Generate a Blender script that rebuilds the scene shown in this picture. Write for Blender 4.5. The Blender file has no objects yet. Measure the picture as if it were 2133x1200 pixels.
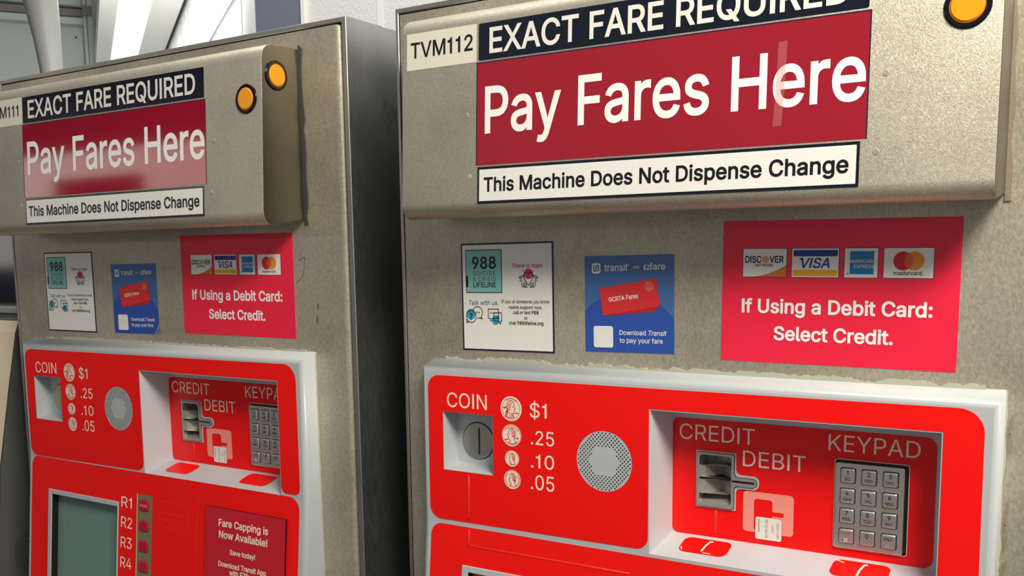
import bpy, bmesh, math, random
from mathutils import Vector, Matrix
from mathutils.geometry import delaunay_2d_cdt

# ------------------------------------------------------------------ camera, light, exposure
SC = bpy.context.scene
COL = SC.collection
Z0 = 1360.0                     # height of the builder's z = 0 above the floor, millimetres

cam_d = bpy.data.cameras.new('camera')
cam_d.sensor_fit = 'HORIZONTAL'
cam_d.sensor_width = 36.0
cam_d.lens = 36.0 * 2068.659 / 2133.0
cam_d.shift_y = 192.78 / 2133.0
cam_d.clip_start = 0.02
cam_d.clip_end = 100.0
cam = bpy.data.objects.new('camera', cam_d)
COL.objects.link(cam)
RW = ((0.84610124, 0.53287763, -0.01241472), (0.05713344, -0.11382407, -0.99185677), (-0.52995138, 0.83850195, -0.12675182))
rx, ry, rz = Vector(RW[0]), -Vector(RW[1]), -Vector(RW[2])
m = Matrix((rx, ry, rz)).transposed().to_4x4()
m.translation = Vector((0.71559867, -0.90035282, (188.748 + Z0) / 1000.0))
cam.matrix_world = m
SC.camera = cam

w = bpy.data.worlds.new('world')
SC.world = w
w.use_nodes = True
wn = w.node_tree.nodes
wn['Background'].inputs[0].default_value = (0.95, 0.97, 1.0, 1)
wn['Background'].inputs[1].default_value = 0.30

def area(name, loc, target, sx, sy, power, colr):
    l = bpy.data.lights.new(name, 'AREA')
    l.shape = 'RECTANGLE'; l.size = sx; l.size_y = sy; l.energy = power; l.color = colr
    o = bpy.data.objects.new(name, l)
    COL.objects.link(o)
    o.location = loc
    d = Vector(target) - Vector(loc)
    o.rotation_euler = d.to_track_quat('-Z', 'Y').to_euler()
    return o

area('station_lamp', (1.30, -0.85, 2.62), (0.30, 0.0, 1.45), 0.70, 0.35, 41, (1.0, 0.94, 0.84))
area('wall_fill', (-0.5, -0.1, 3.3), (-0.6, 0.62, 1.9), 1.2, 0.3, 16, (1.0, 0.98, 0.95))  # added fill to brighten the block wall, no fixture known there
area('corridor_fill', (-2.50, 1.85, 1.65), (-4.6, 3.4, 2.95), 0.6, 0.6, 75, (1.0, 0.99, 0.96))  # added fill hidden behind the left machine, brightens the corridor ceiling

SC.view_settings.view_transform = 'Standard'
SC.view_settings.look = 'None'
SC.view_settings.exposure = 0.0
SC.view_settings.gamma = 1.0
SC.view_settings.use_curve_mapping = False

# ------------------------------------------------------------------ materials
MATS = {}
def new_mat(name):
    mt = bpy.data.materials.new(name); mt.use_nodes = True
    MATS[name] = mt
    nt = mt.node_tree
    return mt, nt, nt.nodes['Principled BSDF']

def lin(c):
    return tuple((v / 255.0 / 12.92) if v / 255.0 <= 0.04045 else ((v / 255.0 + 0.055) / 1.055) ** 2.4 for v in c) + (1.0,)

def plain(name, rgb, rough=0.4, metal=0.0, spec=0.5, emit=None, coat=0.0, noise=0.0):
    mt, nt, b = new_mat(name)
    col = lin(rgb)
    b.inputs['Base Color'].default_value = col
    b.inputs['Roughness'].default_value = rough
    b.inputs['Metallic'].default_value = metal
    b.inputs['Specular IOR Level'].default_value = spec
    b.inputs['Coat Weight'].default_value = coat
    b.inputs['Coat Roughness'].default_value = 0.06
    if noise:
        tc = nt.nodes.new('ShaderNodeTexCoord')
        n = nt.nodes.new('ShaderNodeTexNoise'); n.inputs['Scale'].default_value = 260.0; n.inputs['Detail'].default_value = 4
        nt.links.new(tc.outputs['Object'], n.inputs['Vector'])
        bp = nt.nodes.new('ShaderNodeBump'); bp.inputs['Strength'].default_value = noise; bp.inputs['Distance'].default_value = 0.0006
        nt.links.new(n.outputs['Fac'], bp.inputs['Height']); nt.links.new(bp.outputs['Normal'], b.inputs['Normal'])
    if emit:
        b.inputs['Emission Color'].default_value = col
        b.inputs['Emission Strength'].default_value = emit
    return mt

def steel(name, rgb, dark, rough, grain, grain_scale, bump, stain=0.35, stain_scale=5.0, stain_rgb=(60, 52, 44), lo=0.52, hi=0.75, metal=1.0, swirl=0.8, streak=0.0):
    """worn stainless steel: fine vertical grain, cloudy tarnish, scattered blotches"""
    mt, nt, b = new_mat(name)
    N, L = nt.nodes.new, nt.links.new
    tc = N('ShaderNodeTexCoord')
    n1 = N('ShaderNodeTexNoise'); n1.inputs['Scale'].default_value = 3.2; n1.inputs['Detail'].default_value = 6; n1.inputs['Roughness'].default_value = 0.6
    L(tc.outputs['Object'], n1.inputs['Vector'])
    mx = N('ShaderNodeMix'); mx.data_type = 'RGBA'
    mx.inputs[6].default_value = lin(rgb); mx.inputs[7].default_value = lin(dark)
    r1 = N('ShaderNodeMapRange'); r1.inputs[1].default_value = 0.38; r1.inputs[2].default_value = 0.68
    L(n1.outputs['Fac'], r1.inputs[0]); L(r1.outputs[0], mx.inputs[0])
    n2 = N('ShaderNodeTexNoise'); n2.inputs['Scale'].default_value = stain_scale; n2.inputs['Detail'].default_value = 9; n2.inputs['Roughness'].default_value = 0.72
    mp2 = N('ShaderNodeMapping'); mp2.inputs['Location'].default_value = (3.1, 1.7, 0.4)
    L(tc.outputs['Object'], mp2.inputs[0]); L(mp2.outputs[0], n2.inputs['Vector'])
    r2 = N('ShaderNodeMapRange'); r2.inputs[1].default_value = lo; r2.inputs[2].default_value = hi; r2.inputs[4].default_value = stain
    L(n2.outputs['Fac'], r2.inputs[0])
    mx2 = N('ShaderNodeMix'); mx2.data_type = 'RGBA'; mx2.inputs[7].default_value = lin(stain_rgb)
    L(mx.outputs[2], mx2.inputs[6]); L(r2.outputs[0], mx2.inputs[0])
    hs = N('ShaderNodeHueSaturation')
    L(mx2.outputs[2], hs.inputs['Color']); L(hs.outputs['Color'], b.inputs['Base Color'])
    b.inputs['Metallic'].default_value = metal
    g = N('ShaderNodeTexNoise'); g.inputs['Scale'].default_value = grain_scale; g.inputs['Detail'].default_value = 3; g.inputs['Distortion'].default_value = swirl
    mp = N('ShaderNodeMapping'); mp.inputs['Scale'].default_value = grain
    L(tc.outputs['Object'], mp.inputs[0]); L(mp.outputs[0], g.inputs['Vector'])
    vr = N('ShaderNodeMapRange'); vr.inputs[1].default_value = 0.3; vr.inputs[2].default_value = 0.7
    vr.inputs[3].default_value = 1.0 - streak; vr.inputs[4].default_value = 1.0 + streak * 0.5
    L(g.outputs['Fac'], vr.inputs[0]); L(vr.outputs[0], hs.inputs['Value'])
    rr = N('ShaderNodeMapRange'); rr.inputs[3].default_value = rough - 0.06; rr.inputs[4].default_value = rough + 0.10
    L(g.outputs['Fac'], rr.inputs[0])
    ad = N('ShaderNodeMath'); ad.operation = 'MULTIPLY_ADD'; ad.inputs[1].default_value = 0.25
    L(r2.outputs[0], ad.inputs[0]); L(rr.outputs[0], ad.inputs[2])
    L(ad.outputs[0], b.inputs['Roughness'])
    bp = N('ShaderNodeBump'); bp.inputs['Strength'].default_value = bump; bp.inputs['Distance'].default_value = 0.0008
    L(g.outputs['Fac'], bp.inputs['Height']); L(bp.outputs['Normal'], b.inputs['Normal'])
    return mt

steel('steel_door', (212, 203, 180), (170, 162, 142), 0.46, (1.0, 1.0, 0.55), 420.0, 0.26, stain=0.34, stain_scale=6.0, metal=0.66, streak=0.2)
steel('steel_header', (214, 206, 184), (192, 184, 164), 0.42, (1.0, 1.0, 0.8), 430.0, 0.30, stain=0.18, stain_scale=9.0, metal=0.6, swirl=3.2, streak=0.30)
steel('steel_side', (186, 188, 184), (150, 152, 150), 0.42, (1.0, 1.0, 0.3), 300.0, 0.10, stain=0.75, stain_scale=7.0, stain_rgb=(62, 54, 42), lo=0.56, hi=0.68)
steel('steel_end_shaded', (150, 143, 130), (122, 116, 106), 0.30, (1.0, 1.0, 0.4), 300.0, 0.10, stain=0.4, stain_scale=9.0)  # header steel with the shade of its end faces put into the colour
steel('steel_plain', (196, 190, 178), (170, 165, 154), 0.35, (1.0, 1.0, 1.0), 500.0, 0.10, stain=0.15)
steel('zinc', (226, 221, 212), (206, 200, 190), 0.40, (1.0, 1.0, 1.0), 500.0, 0.10, stain=0.1)
steel('steel_cast', (214, 209, 197), (158, 153, 142), 0.42, (1.0, 1.0, 1.0), 120.0, 0.25, stain=0.4, stain_scale=60.0, metal=0.65)
plain('bezel_grey', (188, 193, 193), 0.32, noise=0.08)
plain('recess_grey', (200, 201, 204), 0.36, noise=0.06)
plain('overlay_red', (255, 16, 8), 0.42, spec=0.3, noise=0.06)
plain('overlay_red_deep', (250, 16, 14), 0.34, spec=0.35)
plain('ridge_red', (246, 48, 36), 0.35)
plain('sign_red', (158, 18, 38), 0.06, spec=0.5, coat=0.3)
plain('sticker_red', (245, 34, 66), 0.38)
plain('plaque_red', (206, 30, 46), 0.35)
plain('button_red', (196, 24, 56), 0.25)
plain('navy', (10, 18, 32), 0.16)
plain('cream', (238, 234, 222), 0.35)
plain('cream_plate', (232, 227, 208), 0.35)
plain('letter_cream', (255, 236, 214), 0.4)
plain('letter_white', (252, 250, 244), 0.4)
plain('ink', (14, 14, 24), 0.35)
plain('ink_soft', (48, 48, 54), 0.4)
plain('paper', (240, 238, 228), 0.36)
plain('violet_ink', (38, 26, 58), 0.36)
plain('teal', (136, 198, 188), 0.36)
plain('teal_deep', (60, 165, 185), 0.36)
plain('blue_ink', (48, 110, 165), 0.36)
plain('magenta', (206, 40, 112), 0.36)
plain('blue_mid', (68, 108, 166), 0.33)
plain('blue_deep', (46, 82, 170), 0.33)
plain('ticket_red', (224, 46, 48), 0.36)
plain('ticket_red_dark', (190, 32, 36), 0.36)
plain('ticket_pale', (226, 106, 96), 0.36)
plain('logo_blue', (30, 44, 140), 0.36)
plain('logo_gold', (240, 172, 30), 0.36)
plain('logo_orange', (222, 118, 40), 0.36)
plain('logo_peach', (226, 160, 120), 0.36)
plain('logo_cyan', (16, 122, 184), 0.36)
plain('logo_red', (214, 24, 34), 0.36)
plain('logo_amber', (240, 150, 40), 0.36)
plain('logo_mid', (232, 96, 30), 0.36)
plain('pink', (255, 152, 138), 0.38)
plain('pink_line', (216, 100, 92), 0.38)
plain('coin_red', (224, 50, 44), 0.38)
plain('amber_lens', (246, 160, 16), 0.3)
plain('amber_rim', (200, 105, 10), 0.3)
plain('black_gloss', (10, 10, 14), 0.12)
plain('black', (6, 6, 7), 0.6)
plain('hole', (24, 26, 26), 0.8)
plain('caulk', (184, 184, 164), 0.5, noise=0.5)
plain('caulk_brown', (138, 126, 108), 0.6, noise=0.6)
plain('weld', (92, 90, 86), 0.45, metal=0.6, noise=0.6)
plain('tape', (226, 140, 140), 0.2)
plain('screen', (118, 146, 138), 0.14)
plain('olive', (128, 122, 78), 0.45)
plain('scuff', (255, 244, 214), 0.5)
plain('scratch', (70, 66, 62), 0.5)
plain('smudge', (112, 92, 76), 0.6)
plain('kiosk_grey', (92, 93, 88), 0.55, noise=0.3)
plain('kiosk_beige', (228, 210, 176), 0.45, noise=0.1)
plain('kiosk_dark', (34, 40, 50), 0.08)
plain('kiosk_sill', (170, 172, 168), 0.35)
plain('kiosk_cheek', (150, 148, 138), 0.4)
plain('white_paint', (236, 234, 228), 0.5, noise=0.05)
plain('far_grey', (178, 186, 177), 0.7, noise=0.1)
plain('far_beam', (116, 112, 106), 0.6)
plain('far_flange', (176, 184, 176), 0.6)
plain('pipe_grey', (104, 104, 99), 0.35)
plain('slate_paint', (112, 116, 134), 0.55, noise=0.3)
plain('gap_dark', (40, 38, 50), 0.6)
plain('hall_wall', (110, 70, 110), 0.6)  # purple set for its tint in the left sign's reflection
plain('glare_glow', (255, 250, 240), 0.4, emit=2.0)  # glow of the unseen band added for the sign's glare
plain('floor_grey', (120, 116, 108), 0.5)
plain('lamp_glow', (255, 255, 252), 0.4, emit=5.0)

def block_wall(name, rgb):
    mt, nt, b = new_mat(name)
    N, L = nt.nodes.new, nt.links.new
    b.inputs['Base Color'].default_value = lin(rgb); b.inputs['Roughness'].default_value = 0.55
    tc = N('ShaderNodeTexCoord')
    n = N('ShaderNodeTexNoise'); n.inputs['Scale'].default_value = 150.0; n.inputs['Detail'].default_value = 7; n.inputs['Roughness'].default_value = 0.7
    L(tc.outputs['Object'], n.inputs['Vector'])
    bp = N('ShaderNodeBump'); bp.inputs['Strength'].default_value = 0.7; bp.inputs['Distance'].default_value = 0.004
    L(n.outputs['Fac'], bp.inputs['Height']); L(bp.outputs['Normal'], b.inputs['Normal'])
    return mt
block_wall('block_paint', (232, 232, 228))

def blotch_mat(name, base, patch, scale, lo, hi, rough):
    mt, nt, b = new_mat(name)
    N, L = nt.nodes.new, nt.links.new
    tc = N('ShaderNodeTexCoord')
    n = N('ShaderNodeTexNoise'); n.inputs['Scale'].default_value = scale; n.inputs['Detail'].default_value = 8
    L(tc.outputs['Object'], n.inputs['Vector'])
    r = N('ShaderNodeMapRange'); r.inputs[1].default_value = lo; r.inputs[2].default_value = hi
    L(n.outputs['Fac'], r.inputs[0])
    mx = N('ShaderNodeMix'); mx.data_type = 'RGBA'; mx.inputs[6].default_value = lin(base); mx.inputs[7].default_value = lin(patch)
    L(r.outputs[0], mx.inputs[0]); L(mx.outputs[2], b.inputs['Base Color'])
    b.inputs['Roughness'].default_value = rough
    return mt
blotch_mat('panel_white', (244, 246, 246), (232, 234, 226), 1.5, 0.4, 0.7, 0.4)

GLYPH_DATA = r'''
! 196 67,160,63,509,132,509,128,160 98,-4,81,-1,66,9,56,24,52,41,56,58,66,73,81,83,98,86,116,83,130,73,140,58,143,41,140,24,130,9,116,-1
$ 447 202,-74,202,583,244,583,244,-74 224,-9,172,-4,128,9,91,31,64,60,46,96,38,137,104,137,110,110,123,88,142,71,166,59,194,52,224,49,257,52,286,60,311,74,329,92,341,114,346,139,342,161,332,179,316,193,296,205,245,222,184,239,128,260,86,289,60,326,52,372,58,413,75,448,102,476,138,498,180,511,227,516,275,511,316,498,351,476,377,449,394,415,401,378,337,378,326,412,302,437,267,453,225,459,194,456,167,448,145,435,129,418,118,398,115,376,119,352,131,334,148,319,169,308,212,293,264,279,312,264,336,252,359,238,379,220,395,198,405,171,408,139,403,99,386,64,360,34,323,11,278,-4
& 448 197,-7,150,-2,110,12,78,34,54,62,39,96,34,133,37,163,47,189,63,213,85,235,140,279,216,335,237,352,255,375,260,389,262,405,258,427,245,445,226,457,201,461,184,459,168,453,155,444,145,431,139,416,137,399,139,380,145,363,169,327,204,284,438,0,364,0,171,231,121,293,102,319,87,344,78,370,75,398,79,430,91,458,109,481,134,499,165,510,200,513,235,510,266,499,290,482,308,459,320,433,324,404,322,382,315,362,305,342,291,325,256,293,154,217,128,195,110,174,100,154,97,131,100,108,109,87,124,70,143,57,166,49,193,46,223,50,251,59,278,75,301,95,321,121,336,151,346,186,349,224,408,224,405,180,397,144,385,115,371,92,345,62,333,47,305,23,271,7,234,-3
, 188 38,-119,68,71,137,71,84,-119
. 188 95,-4,78,-1,63,9,53,24,50,41,53,59,63,73,78,83,95,87,113,83,128,73,138,59,141,41,138,24,128,9,113,-1
/ 249 235,533,71,-76,14,-76,178,533
0 453 227,-7,174,1,130,24,95,62,69,113,53,178,48,254,53,330,69,395,95,447,130,484,174,508,227,516,279,508,323,484,358,447,384,395,400,330,405,254,400,178,384,113,359,62,323,24,279,1 227,50,261,56,290,74,313,103,330,144,340,194,344,254,340,314,330,365,313,405,290,435,261,453,227,460,192,453,163,435,140,405,123,365,113,314,109,254,113,194,123,144,140,103,163,74,192,56
1 453 76,0,76,55,391,55,391,0 276,509,276,0,212,0,212,448,209,448,86,358,86,427,198,509
2 453 64,0,64,47,234,229,282,282,299,305,311,327,318,348,320,371,317,397,308,419,293,436,273,449,250,457,224,460,196,457,172,447,153,433,139,413,130,390,127,362,66,362,71,405,86,442,111,473,143,496,182,511,225,516,268,511,306,497,337,474,361,445,376,411,381,372,378,345,371,318,357,290,336,259,267,180,153,60,153,57,389,57,389,0
3 453 218,-7,173,-3,133,10,98,30,70,57,52,91,44,132,109,132,115,107,126,87,144,71,165,59,191,52,219,50,248,53,275,61,297,74,315,93,325,116,329,145,326,172,316,196,299,217,275,234,242,244,201,248,157,248,157,299,288,448,288,452,70,452,70,509,372,509,372,461,211,278,211,289,264,288,308,276,344,253,371,222,387,186,393,145,387,103,370,66,344,36,309,12,266,-2
4 453 40,105,40,158,247,509,311,509,109,166,109,163,413,163,413,105 282,0,282,121,282,146,282,318,343,318,343,0
5 453 221,-7,178,-2,140,11,108,32,83,60,66,93,60,130,122,130,127,108,138,89,154,73,173,60,196,52,221,50,250,53,276,64,298,82,314,104,324,131,328,162,324,193,314,221,297,244,275,262,248,273,218,277,192,275,167,268,145,258,128,246,67,253,96,509,366,509,366,452,151,452,134,301,136,301,155,315,178,325,203,331,229,334,263,330,294,321,321,306,345,285,364,260,379,231,388,199,391,163,385,117,369,76,343,41,309,15,268,-1
6 453 226,-7,182,-1,142,15,109,40,84,74,69,115,64,162,68,199,80,239,102,285,137,340,252,509,322,509,151,261,145,261,154,275,165,288,179,299,196,307,214,312,235,314,278,309,316,295,346,271,370,240,384,201,389,157,384,112,368,73,343,39,310,14,271,-2 226,48,254,52,279,63,299,79,314,101,324,128,327,157,324,187,314,213,299,235,279,251,254,262,226,265,198,262,174,252,153,235,138,214,128,188,125,158,128,128,138,102,153,79,174,63,198,52
7 453 97,0,323,448,323,452,62,452,62,509,391,509,391,449,165,0
8 453 226,-7,178,-2,136,11,101,33,74,62,57,96,52,135,55,166,65,195,81,220,101,241,125,256,153,265,153,267,119,282,93,308,76,342,70,380,75,417,90,450,114,477,146,498,184,511,226,516,269,511,306,498,337,477,361,450,377,417,382,380,376,342,359,308,333,282,300,267,300,265,327,256,351,241,372,220,387,195,397,166,401,135,395,96,378,62,352,33,317,11,275,-2 226,49,258,52,285,60,307,74,323,91,333,113,337,139,333,165,322,189,305,208,283,223,256,232,226,235,196,232,169,223,147,208,130,189,119,165,115,139,119,113,129,91,145,74,167,60,195,52 226,290,252,292,274,300,293,313,307,330,316,351,319,376,316,399,308,420,294,437,275,449,252,457,226,460,200,457,177,449,159,437,145,420,136,399,133,376,136,351,145,330,159,313,178,300,201,292
9 453 226,516,271,510,310,494,343,468,368,434,384,393,389,347,385,309,373,270,350,224,315,168,200,0,130,0,301,248,307,248,299,234,287,221,273,210,257,202,238,196,218,195,175,199,137,214,106,237,83,269,68,307,64,352,69,397,85,436,110,469,143,494,182,510 226,460,199,457,174,446,154,429,138,407,129,381,125,352,129,322,138,295,154,274,174,257,199,247,226,243,254,247,279,257,299,273,314,295,324,321,327,350,324,381,314,407,299,429,279,446,254,457
: 188 95,-4,78,-1,63,9,53,24,50,41,53,59,63,73,78,83,95,87,113,83,128,73,138,59,141,41,138,24,128,9,113,-1 95,271,78,274,63,284,53,299,50,316,53,334,63,349,78,359,95,362,113,359,128,349,138,334,141,316,138,299,128,284,113,274
? 358 132,152,132,159,134,200,141,230,153,252,168,269,209,298,230,314,247,334,258,357,262,384,259,406,250,425,237,441,220,452,200,459,178,462,157,459,137,453,120,441,106,425,96,404,92,378,27,378,33,418,49,452,73,479,103,499,138,511,178,516,219,511,255,498,284,478,306,451,319,418,324,382,319,344,306,311,284,284,254,261,219,235,207,221,200,205,195,185,194,158,194,152 164,-4,146,-1,131,9,121,24,118,41,121,58,131,73,146,83,164,86,181,83,196,73,206,58,209,41,206,24,196,9,181,-1
A 480 16,0,201,509,276,509,463,0,395,0,287,302,264,372,232,478,245,478,213,371,191,302,85,0 110,142,110,199,370,199,370,142
B 456 60,0,60,509,241,509,289,504,329,491,359,469,381,442,394,410,398,374,395,344,387,320,373,301,356,286,336,275,315,267,315,262,339,257,363,245,385,227,402,203,414,173,418,136,413,100,400,67,377,39,344,18,301,4,247,0 125,57,245,57,296,63,330,80,349,105,355,137,352,161,342,184,327,203,306,218,279,228,248,231,125,231 125,285,238,285,265,288,288,296,308,309,323,326,333,348,336,372,330,403,313,429,283,446,240,452,125,452
C 510 267,-7,205,1,150,25,104,63,70,115,48,179,40,254,48,329,70,393,104,445,150,484,205,508,267,516,305,513,340,504,373,490,402,471,427,447,448,418,463,385,473,348,408,348,401,373,389,395,375,413,357,428,337,440,315,449,292,454,267,456,223,450,184,432,150,403,125,364,109,314,103,254,109,194,125,145,151,105,184,76,223,59,267,53,292,55,315,60,337,69,357,81,375,96,389,114,401,136,408,160,473,160,463,124,448,91,428,62,402,38,373,19,341,5,305,-4
D 502 219,0,96,0,96,57,215,57,272,63,318,81,354,110,379,149,394,198,399,255,394,312,379,361,354,399,320,428,275,446,221,452,93,452,93,509,225,509,294,501,353,478,399,441,433,391,455,329,462,255,455,181,433,119,398,68,351,31,291,8 125,509,125,0,60,0,60,509
E 419 60,0,60,509,372,509,372,452,125,452,125,286,355,286,355,229,125,229,125,57,375,57,375,0
F 410 60,0,60,509,369,509,369,452,125,452,125,278,346,278,346,221,125,221,125,0
G 520 269,-7,205,1,149,25,104,64,69,116,47,179,40,254,47,329,69,393,103,445,149,484,203,508,265,516,304,513,340,504,374,489,403,469,429,445,449,416,465,384,474,349,408,349,399,372,387,393,373,411,356,427,337,439,315,448,291,454,265,456,222,450,183,432,150,404,125,364,109,314,103,254,109,194,125,145,151,105,184,76,224,59,269,53,309,57,345,71,374,93,396,123,410,160,415,202,434,199,283,199,283,256,478,256,478,200,471,141,451,91,419,50,377,19,326,0
H 517 60,0,60,509,125,509,125,289,392,289,392,509,457,509,457,0,392,0,392,232,125,232,125,0
I 300 31,0,31,57,118,57,118,452,31,452,31,509,269,509,269,452,183,452,183,57,269,57,269,0
J 396 185,-7,124,3,75,33,44,81,33,145,33,173,98,173,98,145,104,104,122,74,149,56,185,50,220,56,248,74,266,104,272,145,272,509,336,509,336,145,326,81,294,33,246,3
K 467 104,145,104,216,139,261,174,303,212,344,364,509,448,509,231,276,228,276 60,0,60,509,125,509,125,334,124,225,125,193,125,0 372,0,188,259,228,309,449,0
L 393 60,0,60,509,125,509,125,57,361,57,361,0
M 628 60,0,60,509,152,509,277,187,287,159,299,123,311,84,322,49,307,49,318,83,330,121,342,158,352,187,476,509,568,509,568,0,504,0,504,291,504,327,505,369,506,413,507,457,513,457,498,409,482,363,467,322,456,291,342,0,286,0,170,291,159,321,145,361,129,408,112,457,119,457,120,416,121,372,122,328,122,291,122,0
N 523 60,0,60,509,136,509,343,183,363,151,388,107,414,55,405,54,401,108,399,157,399,195,399,509,463,509,463,0,387,0,202,290,177,331,148,381,108,452,119,454,122,384,124,328,125,291,125,0
O 533 267,-7,205,1,150,25,105,63,70,115,48,179,40,254,48,329,70,393,105,445,150,484,205,508,267,516,329,508,384,484,429,445,464,393,486,329,493,254,486,179,464,115,429,63,384,25,329,1 267,53,310,59,349,76,383,105,408,144,425,194,430,254,425,314,408,365,383,404,349,433,310,450,267,456,223,450,184,433,151,404,125,364,109,314,103,254,109,194,125,144,151,105,184,76,223,59
P 445 60,0,60,509,235,509,289,503,332,487,366,462,390,430,404,391,409,348,404,304,390,265,366,233,332,207,289,191,235,186,109,186,109,242,233,242,269,246,297,256,318,272,333,294,342,319,344,348,342,376,333,402,318,423,297,439,268,449,232,452,125,452,125,0
Q 533 245,159,313,159,369,85,384,65,468,-48,401,-48,346,27,331,46 267,-7,205,1,150,25,105,63,70,115,48,179,40,254,48,329,70,393,105,445,150,484,205,508,267,516,329,508,384,484,429,445,464,393,486,329,493,254,486,179,464,115,429,63,384,25,329,1 267,53,310,59,349,76,383,105,408,144,425,194,430,254,425,314,408,365,383,404,349,433,310,450,267,456,223,450,184,433,151,404,125,364,109,314,103,254,109,194,125,144,151,105,184,76,223,59
R 449 60,0,60,509,236,509,290,504,333,489,367,465,390,433,405,395,409,352,405,309,390,271,367,240,333,217,289,203,236,198,96,198,96,255,234,255,269,258,298,267,319,281,334,300,342,324,345,352,342,380,334,405,319,425,298,440,269,449,233,452,125,452,125,0 353,0,230,229,303,229,428,0
S 447 224,-9,172,-4,128,9,91,31,64,60,46,96,38,137,104,137,110,110,123,88,142,71,166,59,194,52,224,49,257,52,286,60,311,74,329,92,341,114,346,139,342,161,332,179,316,193,296,205,245,222,184,239,128,260,86,289,60,326,52,372,58,413,75,448,102,476,138,498,180,511,227,516,275,511,316,498,351,476,377,449,394,415,401,378,337,378,326,412,302,437,267,453,225,459,194,456,167,448,145,435,129,418,118,398,115,376,119,352,131,334,148,319,169,308,212,293,264,279,312,264,336,252,359,238,379,220,395,198,405,171,408,139,403,99,386,64,360,34,323,11,278,-4
T 449 32,452,32,509,417,509,417,452,257,452,257,0,193,0,193,452
U 517 259,-8,203,-2,154,15,114,43,85,80,66,124,60,173,60,509,124,509,124,178,128,144,141,113,160,87,187,68,220,56,259,52,298,56,331,68,357,87,377,113,389,144,393,178,393,509,457,509,457,173,451,124,433,80,403,43,363,15,315,-2
V 480 204,0,16,509,84,509,192,206,215,137,248,31,235,31,267,138,290,206,395,509,463,509,278,0
W 686 155,0,16,509,82,509,163,196,175,145,187,94,197,40,189,40,200,94,211,145,224,196,306,509,380,509,462,196,474,145,486,94,497,40,488,40,499,94,510,145,523,196,603,509,670,509,530,0,455,0,368,323,351,391,336,475,350,475,335,395,318,323,230,0
X 474 18,0,217,284,217,236,29,509,104,509,178,400,204,361,223,329,243,292,232,292,252,329,272,361,298,400,374,509,446,509,259,239,259,287,456,0,382,0,292,129,268,165,250,195,230,231,244,231,225,196,206,166,182,129,91,0
Y 472 203,0,203,208,16,509,91,509,192,344,222,292,250,230,224,230,251,293,280,344,381,509,455,509,268,208,268,0
Z 438 42,0,42,46,273,385,306,431,341,476,348,454,285,452,223,452,40,452,40,509,397,509,397,462,169,129,134,81,97,33,90,54,152,57,214,57,399,57,399,0
a 389 160,-9,126,-5,94,5,68,22,48,45,35,73,30,108,34,138,43,161,58,179,78,193,100,203,125,211,178,220,234,227,252,230,265,235,273,243,276,255,276,257,273,279,267,297,256,311,240,322,220,329,196,331,171,329,149,322,132,313,118,301,107,288,100,274,41,291,57,322,79,346,104,364,133,375,163,382,194,384,239,379,263,372,286,360,306,343,322,320,333,290,337,251,337,0,277,0,277,52,272,52,252,25,236,12,215,1,190,-6 170,45,202,49,228,59,248,74,263,93,272,115,276,138,276,190,259,182,231,176,200,171,175,168,134,159,117,150,103,139,95,124,92,105,94,87,102,72,114,61,130,52,149,47
b 424 229,-8,198,-5,172,4,153,17,138,31,118,59,112,59,112,0,53,0,53,509,114,509,114,319,118,319,137,346,152,360,171,373,197,381,229,384,274,378,313,361,345,332,370,293,385,245,390,189,385,133,370,84,346,45,313,16,274,-2 220,47,253,51,279,66,301,88,316,117,325,151,328,189,325,227,316,261,301,290,280,311,253,325,220,330,188,325,161,312,140,291,125,263,116,229,113,189,116,150,125,115,140,86,162,65,188,51
c 396 207,-8,159,-2,117,16,82,46,56,85,40,133,34,187,40,243,56,291,82,330,117,360,159,378,207,384,234,383,260,377,284,368,305,356,324,341,340,322,353,301,362,277,303,262,290,289,270,311,242,325,207,330,173,325,145,310,124,287,108,258,99,224,96,187,99,151,108,117,124,89,145,66,173,51,207,46,243,52,271,66,292,89,304,117,363,102,354,78,341,56,325,37,306,21,285,9,261,-1,235,-6
d 424 195,-8,151,-2,111,16,79,45,55,84,39,133,34,189,39,245,55,293,79,332,112,361,151,378,196,384,228,381,253,373,272,360,287,346,306,319,311,319,311,509,372,509,372,0,313,0,313,59,307,59,287,31,272,17,252,4,227,-5 205,47,236,51,263,65,284,86,299,115,309,150,312,189,309,229,300,263,284,291,263,312,237,325,205,330,172,325,145,311,124,290,108,261,99,227,96,189,99,151,109,117,124,88,145,66,172,51
e 404 212,-8,161,-2,117,16,82,46,56,85,40,132,34,187,39,242,55,290,81,329,115,359,157,378,205,384,236,382,266,374,294,361,319,341,341,315,357,282,368,242,371,194,371,169,75,169,75,221,338,221,310,202,307,237,298,269,283,294,263,314,237,326,205,330,173,326,146,313,125,294,109,270,99,241,96,211,96,178,100,139,110,106,128,80,151,61,179,50,212,46,234,48,254,53,271,61,285,73,297,88,306,105,365,91,353,63,335,39,311,19,283,4,249,-5
f 254 228,379,228,327,6,327,6,379 81,0,81,432,84,461,96,486,113,505,135,519,161,527,187,530,222,527,243,521,227,468,215,472,195,474,171,470,154,460,145,443,142,419,142,0
g 425 207,-151,168,-148,134,-140,105,-127,82,-110,64,-91,51,-69,101,-41,122,-66,136,-78,154,-88,178,-95,207,-97,249,-92,282,-75,304,-47,311,-6,311,68,306,68,287,41,272,28,252,16,227,8,195,5,152,10,113,27,80,53,55,90,39,136,34,191,39,246,55,293,80,332,112,361,152,378,196,384,228,382,253,373,273,360,288,346,308,319,313,319,313,379,372,379,372,-9,367,-54,350,-90,324,-117,291,-136,251,-147 205,59,237,63,264,75,285,95,300,121,309,154,312,193,309,231,300,264,285,291,264,312,237,325,205,330,172,325,145,312,124,290,109,262,99,229,96,193,99,155,109,123,124,96,145,76,172,63
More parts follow.
